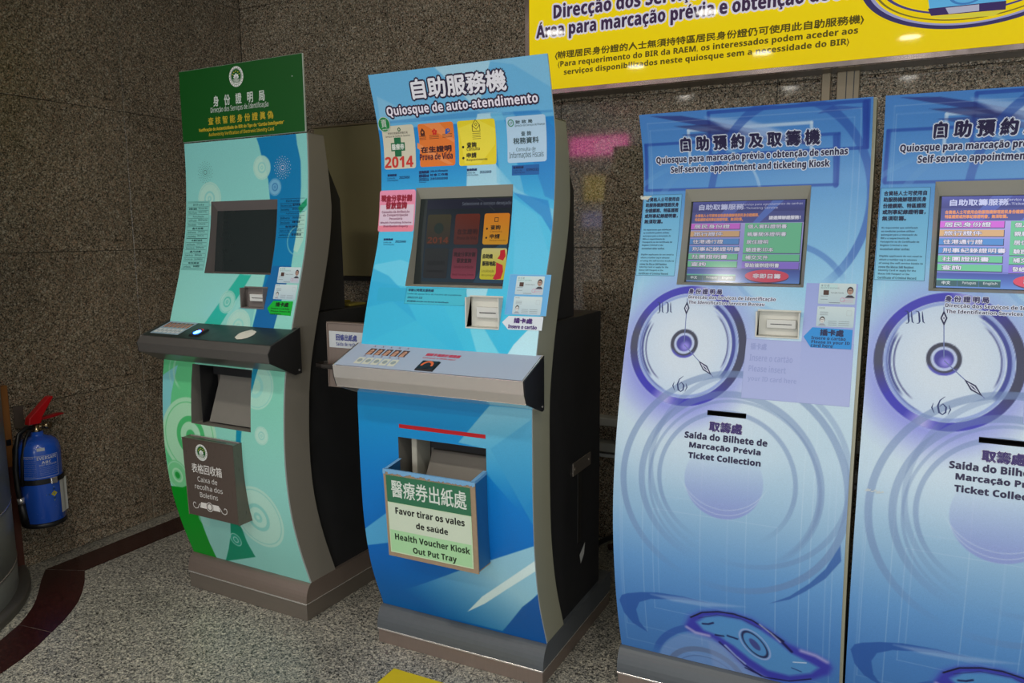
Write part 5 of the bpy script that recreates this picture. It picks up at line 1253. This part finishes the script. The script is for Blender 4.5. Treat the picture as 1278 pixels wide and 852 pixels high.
# clock
CU, CZ = S3.uv(857, 431); CR = .165; cc = (CU, CZ)
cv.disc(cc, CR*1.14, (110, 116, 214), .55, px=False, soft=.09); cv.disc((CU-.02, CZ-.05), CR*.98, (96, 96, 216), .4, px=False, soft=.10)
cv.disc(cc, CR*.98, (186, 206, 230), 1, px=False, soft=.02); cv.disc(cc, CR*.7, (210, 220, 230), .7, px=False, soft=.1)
cv.ring(cc, CR-.010, .021, (52, 50, 176), 1, px=False)
cv.ring(cc, CR-.010, .021, (58, 62, 90), 1, px=False, arc=(-62, 62, 40)); cv.ring(cc, CR-.010, .021, (66, 70, 98), 1, px=False, arc=(140, 215, 30))
cv.ring(cc, CR-.010, .021, (186, 190, 228), .85, px=False, arc=(62, 92, 14)); cv.ring(cc, CR-.010, .021, (190, 190, 230), .8, px=False, arc=(236, 268, 14))
cv.ring(cc, CR-.026, .008, (130, 150, 210), .8, px=False); cv.ring(cc, CR-.034, .010, (44, 54, 140), .9, px=False, arc=(-40, 62, 6)); cv.ring(cc, CR-.045, .004, (160, 176, 220), .9, px=False, arc=(-40, 58, 6)); cv.ring(cc, CR-.050, .004, (60, 66, 130), .8, px=False, arc=(-30, 50, 10))
cv.ring(cc, CR-.036, .006, (50, 60, 130), .9, px=False, arc=(150, 225, 10)); cv.ring(cc, CR-.046, .004, (70, 76, 130), .9, px=False, arc=(150, 235, 10)); cv.ring(cc, CR-.030, .004, (80, 96, 170), .8, px=False, arc=(145, 250, 10))
cv.poly([(800, 401), (804, 396), (802.5, 406), (800.5, 408)], (40, 56, 130), .9)
# hub
hb_ = S3.uv(853.9, 428.3)
cv.disc(hb_, .040, (180, 194, 230), .9, px=False); cv.ring(hb_, .034, .010, (56, 60, 80), 1, px=False); cv.disc(hb_, .022, (60, 60, 150), 1, px=False); cv.disc((hb_[0]+.004, hb_[1]-.008), .012, (150, 140, 230), .9, px=False, soft=.012); cv.ring(hb_, .037, .006, (80, 80, 200), .8, px=False, arc=(200, 330, 20))
# lower rings and sphere
gb = (104, 128, 172)
for c_, r_, w_r, a_ in (((909.5, 607), .300, .018, .55), ((907, 604), .240, .018, .5), ((912, 607), .228, .008, .4), ((904.6, 600), .183, .012, .5), ((930, 590), .262, .014, .35)):
    cv.ring(c_, r_, w_r, gb, a_, arc=(250 if r_ > .25 else -60, 610 if r_ > .25 else 250, 50))
u_, z_ = S3.uv(902.3, 600); dd, _ = cv.ell((u_, z_), .106, None, False); cv.blend(np.clip(.5-dd/.003, 0, 1)*np.clip((z_+.07-cv.Z)/.16, 0, 1)*.85, (134, 146, 206))
for rr_, zo in ((.13, .05), (.115, .02)): cv.ring((u_, z_+zo), rr_, .0018, (196, 212, 228), .6, px=False, arc=(200, 340, 20))
# crescent and swooshes at the foot
cv.poly([(773, 748), (776, 742), (783, 740), (800, 738.5), (820, 739), (853, 744), (885, 752), (850, 748), (812, 747), (798, 751), (794, 760), (798, 775), (809, 789), (790, 777), (779, 764)], (40, 84, 160), .85)
cv.poly([(812, 741), (853, 745), (885, 751), (930, 757), (885, 757), (840, 750)], (140, 170, 212), .6, soft=.008)
cv.ring((889, 845), .175, .022, (40, 76, 160), .6, arc=(10, 170, 15)); cv.disc((889, 850), .17, (150, 170, 214), .45, soft=.01); cv.ring((880, 852), .115, .018, (90, 100, 130), .55, arc=(20, 165, 10)); cv.ring((880, 856), .10, .003, (70, 90, 140), .6, arc=(20, 150, 10))
cv.poly([(1049, 680), (1050, 700), (1030, 722), (1005, 738), (985, 748), (960, 753), (985, 744), (1010, 728), (1030, 710)], (50, 90, 160), .8)
A_ = S3.uv(856, 778); B_ = S3.uv(1037, 832); ctr = ((A_[0]+B_[0])/2, (A_[1]+B_[1])/2); L_ = math.hypot(B_[0]-A_[0], B_[1]-A_[1])/2; ro = math.degrees(math.atan2(B_[1]-A_[1], B_[0]-A_[0]))
sw_ = [(856, 779), (861, 769), (874, 763.5), (893, 762), (915, 765), (938, 772.5), (960, 786), (983, 803), (1000, 811), (1018, 817), (1034, 826), (1038, 833), (1034, 841), (1015, 847), (990, 850), (962, 848), (938, 838), (920, 823), (906, 808), (890, 796), (872, 790), (860, 786)]
cv.poly(sw_, (70, 70, 190), .55, soft=.035); cv.poly(sw_, (56, 56, 166), .9, soft=.014)
inn = [(869, 776), (880, 769), (900, 768), (925, 773), (948, 785), (970, 800), (988, 815), (1010, 826), (1022, 833), (1012, 840), (985, 843), (958, 836), (936, 822), (916, 806), (896, 793), (878, 786)]
cv.poly(inn, (80, 140, 198), 1, soft=.012)
cv.poly([(884, 800), (905, 806), (930, 828), (960, 846), (920, 846), (890, 830)], (140, 160, 206), .4, soft=.01)
cv.line([(862, 770), (876, 764), (896, 763), (916, 766), (938, 773.5), (958, 786), (978, 800)], .0045, (16, 16, 34), .95); cv.line([(872, 771), (895, 767), (925, 772), (950, 785)], .0022, (34, 40, 90), .8)
cv.line([(962, 790), (975, 800), (988, 813)], .008, (20, 22, 80), .95); cv.line([(898, 801), (914, 815), (930, 830), (950, 843)], .006, (20, 22, 90), .9); cv.line([(930, 833), (955, 845), (985, 849.5), (1012, 847)], .004, (16, 16, 50), .9)
cv.line([(905, 805), (918, 818), (930, 828)], .006, (160, 180, 226), .8, soft=.004); cv.line([(948, 779), (962, 790), (974, 801)], .004, (196, 206, 236), .8, soft=.004)
cv.line([(1000, 812), (1018, 818), (1032, 826)], .010, (196, 190, 226), .7, soft=.01); cv.line([(857, 782), (868, 789), (885, 793)], .008, (206, 196, 226), .7, soft=.008)
for sg_ in ([(877, 778), (884, 778.5), (890, 777)], [(893, 792), (903, 793.5)], [(908, 793), (920, 797)]): cv.line(sg_, .006, (24, 30, 80), .9)
cv.line([(990, 826), (1006, 827)], .003, (220, 226, 240), .9); cv.line([(988, 833), (1000, 838)], .003, (20, 26, 90), .9)
hu = S3.uv(942, 804); cv.ring(hu, .024, .004, (30, 30, 70), .9, px=False, r2=.046, rot=38); cv.disc(hu, .010, (60, 64, 130), .9, px=False, r2=.022, rot=38); cv.ring(hu, .032, .003, (170, 176, 220), .8, px=False, r2=.054, rot=38)
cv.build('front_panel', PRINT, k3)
fl3, gl3 = recess(S3, scr3, 1.492, .030, .038, BEZEL, k3, GLASSBLK, side=.012, zb=.005)
card_reader(S3, crd3, READER, k3)
pocket(S3, slt3, .05, .05, mat('slot_black', lin(12, 10, 10), .6), k3, 'ticket_slot')
# lit menu
GW = .351-.024; GH = float(np.linalg.norm([float(S3.y(1.492))+.030-float(S3.y(1.2545))-.038, 1.492-1.2545]))
ik = Ink(fl3)
def q3(a, b): return (.006+a*(GW-.010), .002+(GH-.004)*(1-b))
def tx3(s_, x0, y0, x1, y1, c_, b_=.0003, out=None, ow=.001): ik.text(s_, q3(x0, y0), q3(x1, y1), c_, b_, out, ow, off=.0012, px=False)
ik.rect(q3(0, 0), q3(1, 1), (40, 50, 116), px=False, off=.0004, seg=2, col2=(120, 130, 206))
ik.rect(q3(0, .27), q3(1, .82), (176, 170, 226), px=False, off=.0006, seg=2, col2=(130, 136, 214))
ik.rect(q3(0, .84), q3(1, 1), (44, 70, 150), px=False, off=.0006, seg=2, col2=(90, 140, 210))
ik.rect(q3(0, 0), q3(1, .13), (56, 66, 150), px=False, off=.0006, seg=2, col2=(30, 40, 110))
ik.poly([q3(.36, 0), q3(.5, 0), q3(.30, .27), q3(.2, .27)], (70, 90, 170), .0007, px=False); ik.poly([q3(.72, 0), q3(.82, 0), q3(.62, .27), q3(.56, .27)], (74, 110, 190), .0007, px=False)
tx3('自助取籌服務', .06, .035, .47, .105, (200, 206, 240), .0006, (24, 28, 90), .0012)
tx3('Serviço para agendamento de senhas', .46, .03, .98, .065, (210, 214, 240), .0003); tx3('e-Ticketing Service', .46, .075, .77, .11, (210, 214, 240), .0003)
tx3('合資格人士可使用自助服務機辦理居民身份證續期、', .03, .155, .61, .195, (236, 150, 70), .0004); tx3('特區護照或刑事紀錄證明書，無須取籌。', .03, .205, .47, .245, (236, 150, 70), .0004)
tx3('請選擇辦證服務！', .70, .19, .97, .235, (232, 232, 244), .0006, (20, 20, 70), .0010)
mg, og, bu, gn, pu = (214, 100, 214), (220, 176, 110), (72, 142, 206), (104, 200, 140), (140, 110, 214)
Lf = [('居民身份證', mg, .33), ('旅行證件', og, .27), ('往港通行證', bu, .28), ('刑事紀錄證明書', bu, .44), ('社團證明書', gn, .33), ('查詢', gn, .14)]
for i, (s_, c_, w_) in enumerate(Lf):
    y0 = .275+i*.094; ik.rect(q3(.0, y0), q3(.455, y0+.078), (30, 40, 60), px=False, off=.0007, seg=1); ik.rect(q3(.0, y0), q3(.45, y0+.070), c_, px=False, off=.0009, seg=1)
    tx3(s_, .03, y0+.012, .03+w_, y0+.062, (236, 232, 244), .0003, (40, 36, 60), .0011)
for z0_, z1_, c_ in ((.275, .64, gn), (.655, .735, gn), (.75, .83, pu)):
    ik.rect(q3(.495, z0_), q3(.99, z1_+.008), (24, 60, 50), px=False, off=.0007, seg=1); ik.rect(q3(.495, z0_), q3(.985, z1_), c_, px=False, off=.0009, seg=1)
for i, (s_, w_) in enumerate((('個人資料證明書', .34), ('親屬關係證明書', .34), ('居住證明', .19), ('驗證影印本', .24), ('補交文件', .20), ('發給催辦證明書', .30))):
    y0 = .285+i*.094; tx3(s_, .52, y0+.008, .52+w_, y0+.058, (236, 236, 244), .0003, (30, 50, 50), .0011)
uo, zo_ = q3(.72, .915); ik.ring((uo, zo_-.003), .060, 0, (80, 20, 40), .0009, px=False, ry=.30, n=28); ik.ring((uo, zo_), .060, 0, (220, 56, 64), .0010, px=False, ry=.30, n=28)
tx3('非即日籌', .60, .89, .84, .945, (244, 234, 238), .0004, (110, 20, 30), .0010)
for k, s_ in enumerate(('中文', 'Português', 'English')):
    ik.rect(q3(.0+k*.15, .905), q3(.148+k*.15, .985), (20, 84, 70), 0, .0008, px=False, seg=1); ik.rect(q3(.0+k*.15, .905), q3(.148+k*.15, .92), (90, 190, 150), 0, .0010, px=False, seg=1); tx3(s_, .04+k*.145, .93, (.10 if k == 0 else .135)+k*.145, .965, (230, 236, 236), .0002)
ik.c = [l_*.8+s2l((150, 150, 190))*.2 for l_ in ik.c]
ik.build('screen_picture', DISPLAY, gl3, 'lit service menu with coloured buttons')
# lettering on the front
ik = Ink(S3); dp = (30, 22, 66); wh = (206, 214, 232)
ik.text('自助預約及取籌機', (848.9, 172.1), (1023.6, 179.4), dp, .0022, wh, .0050, space=1.3)
ik.text('Quiosque para marcação prévia e obtenção de senhas', (818.8, 195.9), (1058.4, 195.1), dp, .0010, wh, .0030)
ik.text('Self-service appointment and ticketing Kiosk', (837.1, 207.6), (1035.4, 210.2), dp, .0010, wh, .0030)
ik.build('headline', LETTER, k3)
ik = Ink(S3)
ik.text('身份證明局', (860.1, 360), (900.9, 367.5), (60, 54, 100), .0008, (214, 220, 236), .002, space=1.25)
ik.text('Direcção dos Serviços de Identificação', (859.6, 368), (968.3, 375.6), dp, .0007, (214, 220, 236), .0018)
ik.text('The Identification Services Bureau', (859.6, 374.6), (954, 381.8), dp, .0007, (214, 220, 236), .0018)
ik.text('取籌處', (885.7, 525.6), (926, 541.8), (50, 30, 100), .0018, (214, 222, 232), .0026)
ik.text('Saída do Bilhete de', (855.1, 537.6), (957.3, 557.1), dp, .0014)
ik.text('Marcação Prévia', (860.7, 550.8), (949, 568.1), dp, .0014)
ik.text('Ticket Collection', (859.4, 563.4), (949, 581.9), dp, .0014)
# clock numerals and hands
nc = (40, 56, 110)
for cx_, sg in ((823.5, 1), (833.5, -1), (836, 1), (842, 1)): pass
def cl(pts, w): ik.line(pts, [a_*1.35 for a_ in w], nc, .0006)
for xx in (820.5, 830.8):
    cl([(xx, 377.0), (xx+2.4, 377.3), (xx+3.1, 379), (xx+3.0, 388), (xx+2.2, 390), (xx, 390.4)], [.001, .0014, .0028, .0030, .0016, .001])
    cl([(xx+6.3, 377.3), (xx+6.2, 383), (xx+6.3, 388.6), (xx+7.8, 390.2)], [.0010, .0024, .0024, .0008])
cl([(853, 469), (848, 473), (845.6, 479), (846.5, 486), (849.5, 488.4), (852.6, 486), (853.4, 480.5), (850.5, 476.8), (847, 480)], [.0008, .0018, .0030, .0030, .0018, .0028, .0030, .0016, .0008])
cl([(841.5, 476), (839.8, 481), (842, 487)], [.0006, .0024, .0006]); cl([(856, 478), (857.4, 483), (854.6, 488.4)], [.0006, .0024, .0006])
def hand(p0, p1, m0, m1, w):
    u0_, z0_ = S3.uv(*p0); u1_, z1_ = S3.uv(*p1); d = np.array([u1_-u0_, z1_-z0_]); L = np.linalg.norm(d); d /= L; n_ = np.array([-d[1], d[0]]); B = np.array([u0_, z0_])
    ik.line([tuple(B), tuple(B+d*L)], .0022, (110, 124, 176), .0008, px=False)
    a, b, c = m0*L, (m0+m1)/2*L, m1*L
    ik.poly([tuple(B+d*a), tuple(B+d*b+n_*w), tuple(B+d*c), tuple(B+d*b-n_*w)], (36, 40, 80), .0010, px=False)
    ik.poly([tuple(B+d*(a+.009)), tuple(B+d*b+n_*w*.55), tuple(B+d*(c-.009)), tuple(B+d*b-n_*w*.55)], (200, 208, 226), .0012, px=False)
    ik.poly([tuple(B+d*(a+.016)), tuple(B+d*b+n_*w*.2), tuple(B+d*(c-.016)), tuple(B+d*b-n_*w*.2)], (40, 44, 90), .0014, px=False)
hand((854, 427), (858, 372), .62, .93, .008); hand((854, 430), (890, 470), .50, .95, .008)
ik.build('printed_lettering', LETTER, k3)
# info sheet left of the screen
ik = Ink(S3); I0, I1, IT, IB = .002, .119, 1.514, 1.274
ik.rect((I0, IT), (I1, IB), (98, 170, 216), px=False, off=.0003, seg=10, col2=(130, 196, 224)); ik.frame((I0, IT), (I1, IB), .001, (30, 84, 130), .0006, px=False)
dc = (14, 34, 70)
for k, (s_, w_) in enumerate((('合資格人士可使用自', 1), ('助服務機辦理居民身', 1), ('份證續期、特區護照', 1), ('或刑事紀錄證明書，', 1), ('無須取籌。', .56))):
    ik.text(s_, (I0+.008, IT-.008-k*.0165), (I0+.008+.101*w_, IT-.020-k*.0165), dc, .0006, off=.0008, px=False)
z_ = IT-.102
for blk in (('Os requerentes que satisfaçam', 'as condições podem utilizar', 'quiosques para a renovação do', 'BIR e o requerimento do', 'Passaporte ou do Certificado de', 'Registo Criminal e não', 'necessitam obter senhas.'), ('Eligible applicants do not need to', 'obtain a number tag in advance', 'of using the self-service kiosks to', 'renew the Macao SAR Resident', 'Identity Card or apply for the', 'Macao SAR Passport or the', 'Certificate of Criminal Record.')):
    for s_ in blk: ik.text(s_, (I0+.008, z_), (I0+.008+len(s_)*.00295, z_-.0062), dc, .0004, off=.0008, px=False); z_ -= .0092
    z_ -= .0095
ik.build('information_sheet', LETTER, k3, 'framed bilingual notice left of the screen')
ik = Ink(S3)
ik.rect((.488, 1.2615), (.617, .952), (150, 164, 220), px=False, off=.0003, seg=12, col2=(166, 176, 220)); ik.rect((.345, 1.108), (.4895, .952), (164, 174, 220), px=False, off=.0003, seg=6)
ik.frame((.345, 1.108), (.617, .952), .0008, (146, 156, 206), .0005, px=False)
gh = (148, 158, 208)
for s_, a, b, z_ in (('插卡處', .358, .40, 1.098), ('Insere o cartão', .358, .470, 1.068), ('Please insert', .358, .455, 1.040), ('your ID card here', .358, .484, 1.012)): ik.text(s_, (a, z_), (b, z_-.017), gh, .0006, off=.0007, px=False)
id_cards(ik, ((1022.9, 353), (1067, 380.2)), ((1020.4, 381.8), (1065, 409)))
ik.poly([(1002.9, 419.6), (1014.1, 408.1), (1064.2, 411.4), (1062.4, 435.9), (1011.6, 433.1)], (40, 140, 214), .0016)
nv = (24, 40, 84)
for s_, tl, br, bo in (('插卡處', (1024.1, 410.6), (1052.4, 419.6), .0010), ('Insere o cartão', (1012.9, 419.1), (1055.4, 425.1), .0006), ('Please in your ID', (1012.9, 423.9), (1060.4, 431.4), .0006), ('card here', (1012.1, 428.1), (1039.2, 433.9), .0006)): ik.text(s_, tl, br, nv, bo, off=.0021)
ik.build('card_sticker', LETTER, k3, 'lavender sheet with two identity cards and blue arrow')
ik = Ink(S3); rr = random.Random(9)
for k in range(14): ik.poly([(806+rr.uniform(-7, 9), 247+rr.uniform(-3, 3)) for _ in range(3)], (206, 208, 196), .0012)
scuff = ik.build('peeled_scuff', LETTER, k3, 'peeled whitish scuff above the notice')
shell(S3, 1.744, BEIGE, k3, ext=.008)
cabinet(S3, 1.12, yb(2.66), BLACK, k3)
housing(S3, [(yb(2.42), 1.62), (yb(2.46), 1.62), (yb(2.52), 1.5), (yb(2.53), 1.122), (yb(2.27), 1.122)], BLACK, k3, .04)
plinth(S3, yb(2.75), CHAR, STEELB, k3, zk=.048, zt=.128, yfront=yb(2.135))
k4 = copy_tree(k3); k4.location = (-.079, YB3, 0); k4.rotation_euler = (0, .009, 0)
for ch in k4.children:
    if ch.name.startswith('peeled_scuff'): bpy.data.objects.remove(ch); break
ik = Ink(Curved(k4, S3.prof, .628)); rr = random.Random(5)
for k in range(22): cx_, cy_ = 1078+rr.uniform(0, 26), 610; cy_ += (cx_-1078)*.18; ik.poly([(cx_+rr.uniform(-4, 4), cy_+rr.uniform(-2.2, 2.2)) for _ in range(3)], (190, 200, 204), .0010)
ik.build('tape_residue', LETTER, k4, 'torn whitish tape residue')
brt = ink_mat('brighter_lit_display', .12, emit=.85, grain=0)  # same display, its brighter look by viewing angle put into the emission
for ch in k4.children_recursive:
    if ch.name.startswith('screen_picture'): ch.data = ch.data.copy(); ch.data.materials[0] = brt
tag(k3, 'pale blue clock face ticketing kiosk, third from the left', 'kiosk'); tag(k4, 'pale blue clock face ticketing kiosk at the right end', 'kiosk')
# folded yellow cloth on the cabinet of the green kiosk
q = MB(); q.box(-2.12, 2.40, 1.1235, -1.92, 2.50, 1.133, .002); q.box(-2.10, 2.41, 1.1335, -1.98, 2.48, 1.142, .002); q.box(-2.05, 2.41, 1.142, -2.02, 2.44, 1.165, .003)
tag(q.build('folded_cloth', mat('olive_yellow_cloth', lin(130, 116, 40), .8, vary=.2, scale=60)), 'olive yellow folded cloth lying on the black cabinet of the green kiosk', 'cloth')
